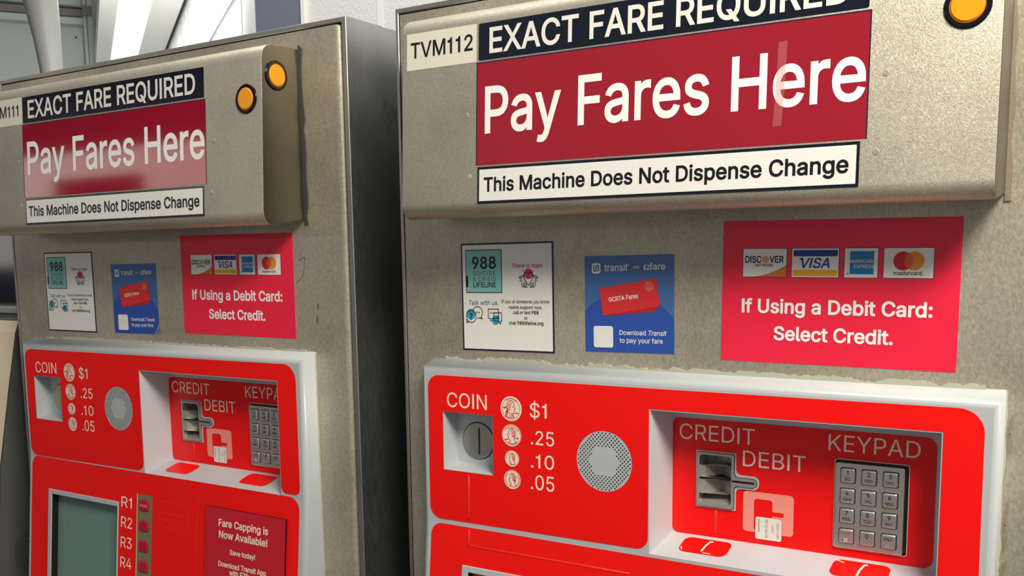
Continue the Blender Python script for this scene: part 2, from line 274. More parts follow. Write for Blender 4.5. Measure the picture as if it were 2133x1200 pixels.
h 410 114,227,114,0,53,0,53,509,114,509,114,287,102,287,124,332,152,362,187,379,227,384,264,380,295,369,321,349,341,321,353,285,357,240,357,0,296,0,296,235,290,275,273,304,246,323,210,329,184,326,161,317,141,303,126,283,117,257
i 167 53,0,53,379,114,379,114,0 84,443,67,446,54,455,44,468,41,483,44,499,54,512,67,521,84,524,100,521,114,512,123,499,126,483,123,468,114,455,100,446
k 381 110,137,110,212,121,212,284,379,360,379,184,199,177,199 53,0,53,509,114,509,114,0 294,0,148,186,191,229,372,0
l 189 139,-2,101,3,74,20,58,47,53,84,53,509,114,509,114,99,115,77,120,62,130,54,146,52,160,53,170,54,181,3,162,-1
m 610 53,0,53,379,112,379,112,295,108,295,118,323,132,346,151,363,172,376,195,384,219,386,257,380,287,361,309,331,321,295,312,295,322,321,337,343,357,361,381,375,407,383,437,386,468,383,497,372,522,354,541,328,553,296,557,255,557,0,496,0,496,254,490,289,473,313,447,326,419,330,395,328,374,320,358,307,345,290,338,270,335,247,335,0,274,0,274,260,269,288,253,311,229,326,199,330,178,328,158,320,140,307,126,289,117,266,114,238,114,0
n 410 114,227,114,0,53,0,53,379,112,379,112,287,102,287,124,332,152,362,187,379,227,384,264,380,295,369,321,349,341,321,353,285,357,240,357,0,296,0,296,235,290,275,273,304,246,323,210,329,184,326,161,317,141,303,126,283,117,257
o 415 207,-8,159,-2,117,16,82,46,56,85,40,133,34,187,40,243,56,291,82,330,117,360,159,378,207,384,256,378,299,360,333,330,359,291,376,243,381,187,376,133,359,85,333,46,299,16,256,-2 207,46,242,51,270,66,292,89,307,117,316,151,319,187,316,224,307,258,292,287,270,310,242,325,207,330,173,325,145,310,124,287,108,258,99,224,96,187,99,151,108,117,124,89,145,66,173,51
p 424 53,-143,53,379,112,379,112,319,118,319,137,346,152,360,171,373,197,381,229,384,274,378,313,361,345,332,370,293,385,245,390,189,385,133,370,84,346,45,313,16,274,-2,229,-8,198,-5,173,4,153,17,138,31,118,59,114,59,114,-143 220,47,253,51,279,66,301,88,316,117,325,151,328,189,325,227,316,261,301,290,280,311,253,325,220,330,188,325,161,312,140,291,125,263,116,229,113,189,116,150,125,115,140,86,162,65,188,51
r 259 53,0,53,379,112,379,112,321,115,321,130,347,152,367,181,380,213,385,229,384,243,384,243,322,230,324,207,326,182,323,159,315,140,301,126,284,117,262,114,237,114,0
s 365 182,-8,145,-5,112,3,84,18,62,38,45,63,36,94,94,107,105,79,124,60,150,49,181,45,217,50,244,62,262,81,268,103,265,121,254,136,237,147,212,155,149,170,104,186,72,208,53,237,47,274,51,305,65,332,87,354,115,370,149,381,187,384,223,381,254,372,279,358,299,339,314,316,324,290,268,277,258,298,243,316,219,328,187,333,156,329,131,317,114,299,109,277,112,258,124,243,144,232,172,223,229,209,275,194,306,171,325,142,331,107,326,75,312,47,290,24,260,6,223,-5
t 227 204,379,204,327,6,327,6,379 65,471,126,471,126,98,128,76,136,61,150,53,170,50,185,51,202,54,213,2,192,-3,168,-4,125,2,92,21,72,52,65,93
u 410 182,-5,146,-1,115,11,89,31,69,59,57,95,53,139,53,379,114,379,114,144,119,105,137,75,164,56,200,50,226,53,249,62,268,77,283,97,293,122,296,153,296,379,357,379,357,0,298,0,298,92,307,92,286,47,257,17,222,0
v 389 163,0,17,379,84,379,165,155,187,87,206,21,184,21,203,87,224,155,305,379,371,379,226,0
w 567 138,0,23,379,87,379,133,214,154,137,175,41,165,41,186,135,206,214,252,379,316,379,362,214,382,136,402,41,391,41,413,135,434,214,480,379,545,379,429,0,368,0,319,172,305,225,291,280,277,338,291,338,277,280,263,225,248,172,199,0
x 379 21,0,171,218,171,171,29,379,100,379,147,306,179,253,207,206,175,206,202,253,233,306,282,379,352,379,209,169,209,214,358,0,287,0,231,85,200,136,173,182,205,182,178,136,148,85,91,0
y 389 47,-139,61,-86,71,-87,88,-90,104,-89,118,-84,130,-74,141,-58,151,-36,163,-1,17,379,84,379,165,155,187,87,206,21,184,21,202,87,224,155,305,379,371,379,204,-58,191,-85,177,-107,159,-124,139,-136,117,-143,91,-145,65,-143
'''
# ------------------------------------------------------------------ letter outlines (per 1000 em): char, advance, closed loops
GLYPHS = {}
for line in GLYPH_DATA.strip().split('\n'):
    q = line.split(' ')
    loops = []
    for s in q[2:]:
        n = [int(v) for v in s.split(',')]
        loops.append([(n[i] / 1000.0, n[i + 1] / 1000.0) for i in range(0, len(n), 2)])
    GLYPHS[q[0]] = (int(q[1]) / 1000.0, loops)
# plain upright forms for the letter I and the figure 1, as on the machine's signs
GLYPHS['I'] = (0.189, [[(0.058, 0.0), (0.058, 0.509), (0.128, 0.509), (0.128, 0.0)]])
GLYPHS['1'] = (0.340, [[(0.150, 0.0), (0.150, 0.368), (0.050, 0.368), (0.050, 0.418), (0.120, 0.434), (0.158, 0.468), (0.168, 0.509), (0.220, 0.509), (0.220, 0.0)]])
CAP = 0.509                      # height of a capital in those units

def grow(loop, d):
    """move an outline sideways by d (fills stay left or right of the walk, so holes shrink)"""
    n = len(loop); out = []
    for i in range(n):
        a, b, c = Vector(loop[i - 1]), Vector(loop[i]), Vector(loop[(i + 1) % n])
        e1, e2 = (b - a), (c - b)
        if e1.length < 1e-6 or e2.length < 1e-6:
            out.append(loop[i]); continue
        e1.normalize(); e2.normalize()
        n1, n2 = Vector((-e1.y, e1.x)), Vector((-e2.y, e2.x))
        k = n1 + n2
        if k.length < 0.3:
            k = n1
        k = k / max(0.35, k.dot(n1))
        out.append((b.x + k.x * d, b.y + k.y * d))
    return out

def inside(loops, x, y, winding=False):
    c = False; k = 0
    for lp in loops:
        n = len(lp)
        for i in range(n):
            (xa, ya), (xb, yb) = lp[i - 1], lp[i]
            if (ya > y) != (yb > y) and x < (xb - xa) * (y - ya) / (yb - ya) + xa:
                c = not c; k += 1 if yb > ya else -1
    return k != 0 if winding else c

def area2(loop):
    return sum(loop[i - 1][0] * loop[i][1] - loop[i][0] * loop[i - 1][1] for i in range(len(loop))) * 0.5

# ------------------------------------------------------------------ mesh builder (millimetres in, metres out)
class MB:
    def __init__(self):
        self.v, self.f, self.mi, self.sm, self.mats = [], [], [], [], []
    def mat(self, name):
        if name not in self.mats:
            self.mats.append(name)
        return self.mats.index(name)
    def add(self, pts, faces, mat, smooth=False):
        o = len(self.v); k = self.mat(mat)
        self.v += [tuple(p) for p in pts]
        for f in faces:
            self.f.append([i + o for i in f]); self.mi.append(k); self.sm.append(smooth)
    def fill(self, loops, S, wv, mat, winding=False):
        """flat shape with holes lying on surface S at height wv"""
        flat, edges = [], []
        for lp in loops:
            o = len(flat); n = len(lp)
            flat += [Vector((x, y)) for x, y in lp]
            edges += [(o + i, o + (i + 1) % n) for i in range(n)]
        vs, _, tri, _, _, _ = delaunay_2d_cdt(flat, edges, [], 0, 1e-5)
        fs = []
        for t in tri:
            p, q, r = (vs[i] for i in t)
            if not inside(loops, (p.x + q.x + r.x) / 3, (p.y + q.y + r.y) / 3, winding):
                continue
            ar = (q.x - p.x) * (r.y - p.y) - (q.y - p.y) * (r.x - p.x)
            fs.append(tuple(t) if ar > 0 else (t[0], t[2], t[1]))
        self.add([S(p.x, p.y, wv) for p in vs], fs, mat)
    def side(self, loop, S, w0, w1, mat, smooth=False):
        n = len(loop)
        p = [S(x, y, w0) for x, y in loop] + [S(x, y, w1) for x, y in loop]
        fs = [(i, (i + 1) % n, n + (i + 1) % n, n + i) for i in range(n)]
        if area2(loop) < 0:
            fs = [tuple(reversed(f)) for f in fs]
        self.add(p, fs, mat, smooth)
    def prism(self, loops, S, w0, w1, mat, cap=None, back=False):
        self.fill(loops, S, w1, cap or mat)
        if back:
            self.fill(loops, S, w0, mat)
        for lp in loops:
            self.side(lp, S, w0, w1, mat)
    def pillow(self, loop, S, w0, w1, r, mat, seg=3, cap=None):
        """raised pad with a rounded rim of radius r"""
        prev = None; n = len(loop)
        rings = [(0.0, w0)] + [(r * (1 - math.cos(a)), w1 - r + r * math.sin(a)) for a in [i * math.pi / 2 / seg for i in range(seg + 1)]]
        sgn = 1 if area2(loop) > 0 else -1
        pts = []
        for ins, h in rings:
            pts += [S(x, y, h) for x, y in (grow(loop, ins * sgn) if ins > 0 else loop)]
        fs = []
        for k in range(len(rings) - 1):
            for i in range(n):
                j = (i + 1) % n
                q = (k * n + i, k * n + j, (k + 1) * n + j, (k + 1) * n + i)
                fs.append(q if sgn > 0 else tuple(reversed(q)))
        self.add(pts, fs, mat, True)
        self.fill([grow(loop, r * sgn)], S, w1, cap or mat)
    def text(self, s, S, wv, x0, x1, base, cap, mat, bold=0.0, slant=0.0, rot=0.0, spacing=0.0, skip=(), thick=0.0):
        x = 0.0; out = []
        for ch in s:
            if ch == ' ':
                x += 0.20 + spacing; continue
            adv, loops = GLYPHS[ch]
            out.append([[(px + x, py) for px, py in lp] for lp in loops])
            x += adv + spacing
        if not out:
            return
        mn = min(p[0] for g in out for lp in g for p in lp); mxv = max(p[0] for g in out for lp in g for p in lp)
        ky = cap / CAP
        kx = (x1 - x0) / (mxv - mn) if x1 is not None else ky
        cr, sr = math.cos(rot), math.sin(rot)
        for g in out:
            L2 = []
            for lp in g:
                if bold:
                    lp = grow(lp, bold)
                q = []
                for px, py in lp:
                    a, b = (px - mn) * kx + slant * py * ky, py * ky
                    q.append((x0 + a * cr - b * sr, base + a * sr + b * cr))
                L2.append(q)
            self.fill(L2, S, wv, mat, True)
    def stroke(self, pts, wd, S, wv, mat, closed=False):
        P = [Vector(p) for p in pts]
        n = len(P)
        for i in range(n if closed else n - 1):
            a, b = P[i], P[(i + 1) % n]
            d = b - a
            if d.length < 1e-6:
                continue
            d.normalize(); q = Vector((-d.y, d.x)) * wd / 2; e = d * wd * 0.3
            c = [a - e - q, b + e - q, b + e + q, a - e + q]
            self.add([S(p.x, p.y, wv) for p in c], [(0, 1, 2, 3)], mat)
    def box(self, a, b, mat):
        (x0, y0, z0), (x1, y1, z1) = a, b
        p = [(x, y, z) for x in (x0, x1) for y in (y0, y1) for z in (z0, z1)]
        self.add(p, [(0, 1, 3, 2), (4, 6, 7, 5), (0, 4, 5, 1), (2, 3, 7, 6), (0, 2, 6, 4), (1, 5, 7, 3)], mat)
    def build(self, name, parent=None, label=None, bevel=0.0, seg=2, z0=Z0, loc=None):
        me = bpy.data.meshes.new(name)
        off = Vector((0, 0, z0))
        me.from_pydata([tuple((Vector(p) + off) / 1000.0) for p in self.v], [], self.f)
        for k in self.mats:
            me.materials.append(MATS[k])
        me.polygons.foreach_set('material_index', self.mi)
        me.polygons.foreach_set('use_smooth', self.sm)
        me.update()
        o = bpy.data.objects.new(name, me)
        COL.objects.link(o)
        if parent:
            o.parent = parent
        if label:
            o['label'] = label
        if bevel:
            bm = bmesh.new(); bm.from_mesh(me); bmesh.ops.remove_doubles(bm, verts=bm.verts, dist=1e-6)
            bmesh.ops.recalc_face_normals(bm, faces=bm.faces); bm.to_mesh(me); bm.free()
            md = o.modifiers.new('bevel', 'BEVEL'); md.width = bevel / 1000.0; md.segments = seg; md.limit_method = 'ANGLE'; md.angle_limit = math.radians(50)
            md.harden_normals = False
        return o

def rect(x0, z0, x1, z1):
    return [(x0, z0), (x1, z0), (x1, z1), (x0, z1)]
def circ(cx, cz, r, n=32, rz=None):
    rz = rz or r
    return [(cx + r * math.cos(2 * math.pi * i / n), cz + rz * math.sin(2 * math.pi * i / n)) for i in range(n)]
def rounded(pts, r, n=5):
    """round the corners of a counter-clockwise outline; r one number or one per corner"""
    out = []; N = len(pts)
    rs = r if isinstance(r, (list, tuple)) else [r] * N
    for i in range(N):
        a, b, c = Vector(pts[i - 1]), Vector(pts[i]), Vector(pts[(i + 1) % N])
        rr = rs[i]
        if rr <= 0:
            out.append(tuple(b)); continue
        u, v = (a - b).normalized(), (c - b).normalized()
        ang = math.acos(max(-1, min(1, u.dot(v))))
        t = min(rr / math.tan(ang / 2), (a - b).length * 0.49, (c - b).length * 0.49)
        r2 = t * math.tan(ang / 2)
        cen = b + (u + v).normalized() * (r2 / math.sin(ang / 2))
        p0, p1 = b + u * t - cen, b + v * t - cen
        a0, a1 = math.atan2(p0.y, p0.x), math.atan2(p1.y, p1.x)
        d = (a1 - a0 + math.pi) % (2 * math.pi) - math.pi
        for k in range(n + 1):
            q = a0 + d * k / n
            out.append((cen.x + r2 * math.cos(q), cen.y + r2 * math.sin(q)))
    return out
def arc(cx, cz, r, a0, a1, n=12):
    return [(cx + r * math.cos(math.radians(a0 + (a1 - a0) * i / n)), cz + r * math.sin(math.radians(a0 + (a1 - a0) * i / n))) for i in range(n + 1)]

# surfaces of the machine: (across, up, out) -> point
def S_face(u, v, wv): return (u, -wv, v)
def y_head(z): return -63.33 + 0.0444 * (z - 330.0)
def S_head(u, v, wv): return (u, y_head(v) - wv, v)
FOLD = -109.5
def y_bez(z):
    return -25.45 + 0.00938 * (z + 100.0) if z >= FOLD else -25.54 + 0.095 * (z - FOLD)
def S_bez(u, v, wv): return (u, y_bez(v) - wv, v)
BACKY = 18.5
def S_back(u, v, wv): return (u, BACKY - wv, v)
def z_ledge(y): return -94.0 - (BACKY - y) * 13.0 / 44.0
def S_ledge(u, v, wv): return (u, v, z_ledge(v) + wv)       # v runs along y here
def S_sticker(cx, cz, rot):
    c, s = math.cos(rot), math.sin(rot)
    return lambda u, v, wv: (cx + u * c - v * s, -wv, cz + u * s + v * c)

def tag(o, label, cat, group=None):
    o['label'] = label; o['category'] = cat
    if group:
        o['group'] = group
    return o

# ------------------------------------------------------------------ the fare machine
def jag(x0, x1, z, amp, seed, step=4.0, drop=3.0):
    """ragged bead outline above the line z(x)"""
    rnd = random.Random(seed)
    top = []; x = x0; h = amp * 0.5
    while x < x1:
        h += rnd.uniform(-0.9, 0.9) * amp * 0.5
        h = max(0.6, min(amp, h))
        if rnd.random() < 0.12:
            h = min(amp * 1.15, h + amp * 0.5)
        top.append((x, z(x) + h)); x += rnd.uniform(0.35, 1.0) * step
    top.append((x1, z(x1) + 0.4))
    return [(x0, z(x0) - drop), (x1, z(x1) - drop)] + top[::-1]

def head_profile(face):
    """coarse portrait profile looking left (face = -1) or right, unit circle space"""
    p = [(-0.05, 0.66), (0.18, 0.62), (0.36, 0.45), (0.44, 0.2), (0.38, -0.05), (0.34, -0.25), (0.36, -0.48), (0.5, -0.62)]
    f = [(-0.05, 0.66), (-0.24, 0.56), (-0.31, 0.36), (-0.29, 0.2), (-0.42, -0.02), (-0.33, -0.06), (-0.35, -0.16), (-0.3, -0.22), (-0.32, -0.34), (-0.16, -0.36), (-0.1, -0.5), (-0.3, -0.62)]
    return [(-x * face, y) for x, y in p], [(-x * face, y) for x, y in f]

def coin_picture(parent, cx, cz, r, kind):
    mb = MB()
    mb.fill([circ(cx, cz, r, 40)], S_bez, 0.55, 'letter_cream')
    S, wv, c = S_bez, 0.75, 'coin_red'
    def st(pts, wd, closed=False):
        mb.stroke([(cx + x * r, cz + y * r) for x, y in pts], wd, S, wv, c, closed)
    th = 0.62 if r > 10 else 0.5
    if kind in (0,):
        st(circ(0, 0, 0.84, 32), 0.4, True)
    else:
        mb.fill([circ(cx, cz, r, 40), circ(cx, cz, r * 0.93, 40)], S, wv, 'pink')
    face = {0: 1, 1: -1, 2: -1, 3: -1}[kind]
    back, front = head_profile(face)
    st(back, th); st(front, th)
    # hair, eye and ear strokes
    st([(0.02 * -face, 0.62), (0.2 * -face, 0.4), (0.14 * -face, 0.1), (0.24 * -face, -0.1)], th)
    st([(-0.1 * -face, 0.5), (0.08 * -face, 0.3), (0.05 * -face, 0.08)], th)
    st([(0.28 * -face, 0.35), (0.32 * -face, 0.05), (0.26 * -face, -0.3)], th * 1.3)
    st([(-0.2 * -face, 0.16), (-0.1 * -face, 0.18)], th)
    st([(0.08 * -face, 0.02), (0.14 * -face, -0.08), (0.08 * -face, -0.12)], th)
    st([(-0.36 * -face, -0.66), (0.1 * -face, -0.74), (0.5 * -face, -0.64)], th)
    if kind == 0:
        st([(-0.3, -0.35), (-0.42, -0.2), (-0.5, -0.45), (-0.36, -0.55)], th * 1.8)
        for x in (-0.1, 0.06, 0.22):
            st([(x, -0.3), (x - 0.05, -0.74)], th * 0.9)
        st([(-0.72, 0.1), (-0.44, 0.1)], 0.9); st([(-0.72, 0.02), (-0.5, 0.02)], 0.7); st([(0.42, -0.32), (0.72, -0.34)], 1.0)
    if kind == 1:
        st([(-0.68, -0.38), (-0.4, -0.38)], 1.0); st([(0.52, -0.2), (0.7, -0.22)], 1.4)
    if kind == 2:
        st([(-0.2, -0.64), (0.1, -0.72), (0.4, -0.66)], 0.6)
    # the tiny legend round the rim, as ticks
    spans = {0: [(50, 130)], 1: [(35, 150), (215, 330)], 2: [(120, 195)], 3: [(130, 235), (-50, 45)]}[kind]
    for a0, a1 in spans:
        a = a0
        while a < a1:
            ca, sa = math.cos(math.radians(a)), math.sin(math.radians(a))
            st([(0.74 * ca, 0.74 * sa), (0.86 * ca, 0.86 * sa)], 0.55); a += 9 if r > 10 else 13
    return mb.build('coin_picture', parent)

def make_sticker_lifeline(root, cx, cz, rot, label):
    S = S_sticker(cx, cz, rot)
    mb = MB(); h = 58.4
    mb.prism([rect(-h, -h, h, h)], S, -0.5, 0.35, 'violet_ink')
    mb.fill([rect(-h + 1.9, -h + 1.9, h - 1.9, h - 1.9)], S, 0.5, 'paper')
    mb.fill([rect(-52.4, 4.7, -5.2, 51.4)], S, 0.65, 'ink')
    mb.fill([rect(-51.5, 5.6, -6.1, 50.5)], S, 0.8, 'teal')
    W = 0.95
    mb.fill([rect(-52.4, 11.2, -49.2, 23.2)], S, W, 'ink')
    mb.text('988', S, W, -43.2, -13, 31.1, 12.4, 'ink', bold=0.017)
    mb.text('SUICIDE', S, W, -42.6, -13.4, 23.6, 4.7, 'ink', bold=-0.006, spacing=0.09)
    mb.text('& CRISIS', S, W, -42.6, -13.2, 17.5, 4.6, 'ink', bold=-0.006, spacing=0.07)
    mb.text('LIFELINE', S, W, -42.4, -13, 10.9, 5.3, 'ink', bold=0.010)
    mb.text('There is hope', S, W, 6.8, 45.2, 31.4, 4.5, 'magenta', bold=0.004, slant=0.14)
    mb.fill([circ(28, 25, 5.5, 24)], S, 0.8, 'magenta')
    hp = [(28, 12.6), (22.9, 19.6), (22.0, 23.4), (23.2, 26.0), (25.6, 26.6), (28, 24.6), (30.4, 26.6), (32.8, 26.0), (34.0, 23.4), (33.1, 19.6)]
    mb.stroke(hp, 0.7, S, W, 'ink', True)
    for s in (-1, 1):
        g = lambda p: [(28 + s * x, z) for x, z in p]
        mb.stroke(g([(6.0, 22.2), (9.2, 20.8), (11.3, 20.2), (11.5, 21.4), (9.2, 22.8), (5.6, 23.4)]), 0.65, S, W, 'ink')
        mb.stroke(g([(9.2, 20.6), (8.2, 17.4), (8.6, 14.0), (7.2, 11.2), (5.6, 11.4), (6.2, 14.4)]), 0.65, S, W, 'ink')
        for k in range(3):
            mb.stroke(g([(6.2 - 1.5 * k, 16.4 - 0.7 * k), (5.6 - 1.5 * k, 11.3 - 0.1 * k), (4.3 - 1.5 * k, 11.0)]), 0.6, S, W, 'ink')
        mb.stroke(g([(6.0, 27.2), (7.2, 28.4)]), 0.6, S, W, 'ink')
        mb.stroke(g([(9.6, 18.2), (10.8, 17.4)]), 0.6, S, W, 'ink')
    mb.text('Talk with us.', S, W, -49.4, -10.4, -8.2, 4.8, 'blue_ink', bold=0.001, slant=0.14)
    mb.fill([circ(-46.8, -18.6, 6.0, 24)], S, 0.65, 'teal_deep')
    mb.stroke(arc(-46.2, -21.0, 6.5, -150, 195, 20) + [(-52.6, -27.8), (-49.0, -26.8)], 0.7, S, W, 'ink')
    mb.stroke(arc(-37.6, -16.6, 6.4, 165, -50, 18) + [(-31.4, -23.4), (-36.0, -22.4), (-38.2, -22.8)], 0.7, S, W, 'ink')
    mb.text('?', S, W, -48.0, -44.6, -24.6, 7.2, 'ink', bold=0.012)
    for k in range(3):
        mb.fill([circ(-39.6 + 2.2 * k, -16.4, 0.7, 10)], S, W, 'ink')
    mb.fill([circ(-14.4, -24.6, 5.2, 24)], S, 0.65, 'teal_deep')
    mb.stroke([(-23.6, -12.6), (-10.4, -12.6), (-10.4, -22.6), (-17.4, -22.6), (-20.6, -25.8), (-20.6, -22.6), (-23.6, -22.6)], 0.7, S, W, 'ink', True)
    mb.stroke([(-16.6, -16.6), (-6.4, -16.6), (-6.4, -25.4), (-7.8, -25.4), (-7.8, -28.6), (-11.0, -25.4), (-16.6, -25.4)], 0.7, S, W, 'ink', True)
    for x0, x1, z in ((-21, -18.8, -16.8), (-17.8, -14, -16.8), (-13.4, -9.4, -20.0), (-13.4, -9.4, -22.0)):
        mb.stroke([(x0, z), (x1, z)], 0.6, S, W, 'ink')
    for s, x0, x1, b, bo in (('If you or someone you know', -5.8, 53.4, -6.0, 0.004), ('needs support now,', 2.9, 44.7, -12.0, 0.004), ('or', 22.2, 26.2, -23.4, 0.004)):
        mb.text(s, S, W, x0, x1, b, 3.5, 'ink_soft', bold=bo)
    mb.text('call or text ', S, W, 8.2, 30.0, -17.5, 3.5, 'ink_soft', bold=0.008)
    mb.text('988', S, W, 31.4, 39.8, -17.5, 3.5, 'ink_soft', bold=0.014)
    mb.text('chat ', S, W, 2.9, 11.6, -28.8, 3.5, 'ink_soft', bold=0.008)
    mb.text('988lifeline.org', S, W, 13.2, 45.5, -28.8, 3.5, 'ink_soft', bold=0.012)
    return mb.build('lifeline_sticker', root, label)

def make_sticker_transit(root, cx, cz, rot, label, curl):
    S = S_sticker(cx, cz, rot)
    mb = MB(); hx, hz = 48.8, 48.5
    out = rect(-hx, -hz, hx, hz)
    if curl:
        out = [(-hx, -hz), (hx - 9, -hz), (hx, -hz + 12), (hx, hz), (-hx, hz)]
    mb.prism([out], S, -0.5, 0.35, 'blue_mid')
    ccx, ccz, r = -3.7, -53.0, 64.6
    a0 = math.degrees(math.acos((hx - ccx) / r)); a1 = 180 - math.degrees(math.acos((hx + ccx) / r))
    pts = arc(ccx, ccz, r, a0, a1, 28)
    low = [(-hx, -hz), (hx - 9, -hz), (hx, -hz + 12)] if curl else [(-hx, -hz), (hx, -hz)]
    mb.fill([low + pts], S, 0.5, 'blue_deep')
    W = 0.8
    mb.fill([rounded(rect(-40.3, 30.8, -30.5, 41.2), 2.2)], S, W, 'cream')
    c = 'blue_mid'
    mb.stroke([(-38.2, 38.6), (-38.2, 34.6), (-37.4, 33.2), (-36.0, 33.2), (-35.3, 34.4), (-35.3, 37.4), (-34.6, 38.8), (-33.2, 38.8), (-32.6, 37.6), (-32.6, 33.2)], 1.1, S, W + 0.15, c)
    for z in (36.6, 38.8):
        mb.fill([circ(-36.6, z - 0.2, 0.6, 10)], S, W + 0.15, c); mb.fill([circ(-34.2, z - 3.2, 0.6, 10)], S, W + 0.15, c)
    mb.text('transit', S, W, -26.0, -0.4, 33.2, 6.9, 'cream', bold=0.010)
    mb.fill([circ(0.7, 39.0, 0.6, 10)], S, W, 'cream')
    mb.text('with', S, W, 5.5, 12.3, 35.0, 3.2, 'cream', bold=0.0)
    mb.text('EZ', S, W, 17.0, 23.6, 33.9, 4.6, 'cream', bold=0.020)
    mb.text('fare', S, W, 23.4, 39.6, 33.9, 6.3, 'cream', bold=0.012)
    mb.fill([[(-31.4, 14.0), (-27.6, -11.8), (30.0, -7.2), (30.2, -2.5), (33.0, 2.0), (29.0, 20.0)]], S, 0.65, 'ticket_red_dark')
    tk = [(-28.4, -11.9), (34.2, -1.9), (33.8, 6.6), (30.2, 10.4), (31.6, 14.6), (30.8, 25.4), (-32.3, 15.9)]
    mb.fill([rounded(tk, [1.5, 1.5, 0, 1.5, 0, 1.5, 1.5], 3)], S, 0.8, 'ticket_red')
    mb.fill([circ(22.5, 17.4, 4.9, 24)], S, 0.95, 'ticket_pale')
    mb.text('RTA', S, 1.1, 18.9, 26.2, 15.6, 3.5, 'ticket_red', bold=0.006, rot=0.12)
    mb.text('GCRTA Fares', S, 1.0, -21.2, 11.0, 2.2, 4.4, 'cream', bold=0.018, rot=0.125)
    mb.text('Download', S, W, -10.0, 18.6, -30.8, 4.7, 'cream', bold=0.012)
    mb.text('Transit', S, W, 20.8, 40.2, -30.8, 4.7, 'cream', bold=0.012, slant=0.2)
    mb.text('to pay your fare', S, W, -10.0, 36.6, -38.6, 4.7, 'cream', bold=0.012)
    mb.fill([rounded(rect(-39.2, -44.0, -17.2, -22.2), 2.4)], S, W, 'paper')
    o = mb.build('transit_sticker', root, label)
    if curl:
        fl = MB()
        p = [S(hx - 9, -hz, 0.4), S(hx, -hz + 12, 0.4), S(hx - 0.5, -hz + 1.5, 5.5), S(hx - 4.0, -hz + 0.6, 4.2)]
        fl.add(p, [(0, 1, 2, 3)], 'blue_deep')
        fl.stroke([(hx - 9, -hz), (hx, -hz + 12)], 0.7, S, 0.6, 'paper')
        fl.build('curled_corner', o)
    return o

def make_sticker_debit(root, cx, cz, rot, label):
    S = S_sticker(cx, cz, rot)
    mb = MB()
    mb.prism([rect(-103.2, -65, 103.2, 65)], S, -0.5, 0.35, 'sticker_red')
    W = 0.7
    mb.text('If Using a Debit Card:', S, W, -83.3, 82.2, -19.0, 12.1, 'letter_white', bold=0.021)
    mb.text('Select Credit.', S, W, -52.3, 51.2, -43.7, 12.0, 'letter_white', bold=0.021)
    o = mb.build('debit_card_sticker', root, label)
    def base(x0, x1):
        b = MB()
        b.fill([rect(x0, 13.5, x1, 39.6)], S, 0.55, 'ink'); b.fill([rect(x0 + 0.35, 13.85, x1 - 0.35, 39.25)], S, 0.7, 'paper')
        return b
    W = 0.85
    b = base(-83.6, -42.6)
    b.fill([[(-74, 13.9)] + [(-74 + 31 * t, 13.9 + 10.5 * t ** 1.7) for t in [i / 10 for i in range(1, 11)]] + [(-43, 13.9)]], S, W, 'logo_orange')
    b.text('DISC', S, W, -81.2, -66.3, 26.8, 5.9, 'ink', bold=0.018)
    b.text('VER', S, W, -58.4, -45.8, 26.8, 5.9, 'ink', bold=0.018)
    b.fill([circ(-62.4, 29.7, 3.3, 20)], S, W, 'logo_peach')
    b.text('NETWORK', S, W, -71.6, -55.2, 23.2, 2.4, 'ink', bold=0.014, spacing=0.05)
    b.build('card_logo', o, 'white card logo with an orange corner, leftmost on the red sticker')
    b = base(-38.2, 3.8)
    b.fill([rect(-36.6, 32.4, 2.6, 38.0)], S, W, 'logo_blue'); b.fill([rect(-37.0, 15.0, 2.2, 20.4)], S, W, 'logo_gold')
    b.text('VISA', S, W, -31.2, -4.4, 22.2, 8.6, 'logo_blue', bold=0.014, slant=0.22)
    b.fill([[(-31.8, 30.8), (-28.6, 30.8), (-28.2, 28.4)]], S, W, 'logo_blue')
    b.build('card_logo', o, 'white card logo with a blue and a gold bar')
    b = base(8.3, 37.0)
    b.fill([rect(13.2, 16.8, 33.4, 36.8)], S, W, 'logo_cyan')
    b.text('AMERICAN', S, W + 0.1, 13.0, 32.2, 26.6, 2.9, 'paper', bold=0.004)
    b.text('EXPRESS', S, W + 0.1, 16.8, 33.6, 22.2, 2.9, 'paper', bold=0.004)
    b.fill([circ(11.6, 17.4, 0.8, 10)], S, W, 'logo_cyan')
    b.build('card_logo', o, 'white card logo with a blue square')
    b = base(41.3, 82.2)
    b.fill([circ(57.4, 28.4, 8.0, 36)], S, W, 'logo_red'); b.fill([circ(66.4, 28.4, 8.0, 36)], S, W, 'logo_amber')
    hh = math.degrees(math.acos(4.5 / 8.0))
    b.fill([arc(57.4, 28.4, 8.0, -hh, hh, 12) + arc(66.4, 28.4, 8.0, 180 - hh, 180 + hh, 12)], S, W + 0.1, 'logo_mid')
    b.text('mastercard.', S, W, 50.0, 73.8, 16.4, 3.3, 'ink', bold=0.010)
    b.build('card_logo', o, 'white card logo with a red and an orange disc')
    return o

def make_lamp(root, S, u, v, label):
    mb = MB()
    mb.pillow(circ(u, v, 17.0, 36), S, -1.0, 1.8, 1.2, 'black_gloss')
    o = mb.build('indicator_lamp', root, label)
    ln = MB()
    ln.fill([circ(u, v, 12.9, 36)], S, 2.0, 'amber_rim')
    ln.pillow(circ(u, v, 12.0, 36), S, 1.8, 2.8, 0.9, 'amber_lens')
    ln.build('lamp_lens', o, 'round amber lens')
    return o

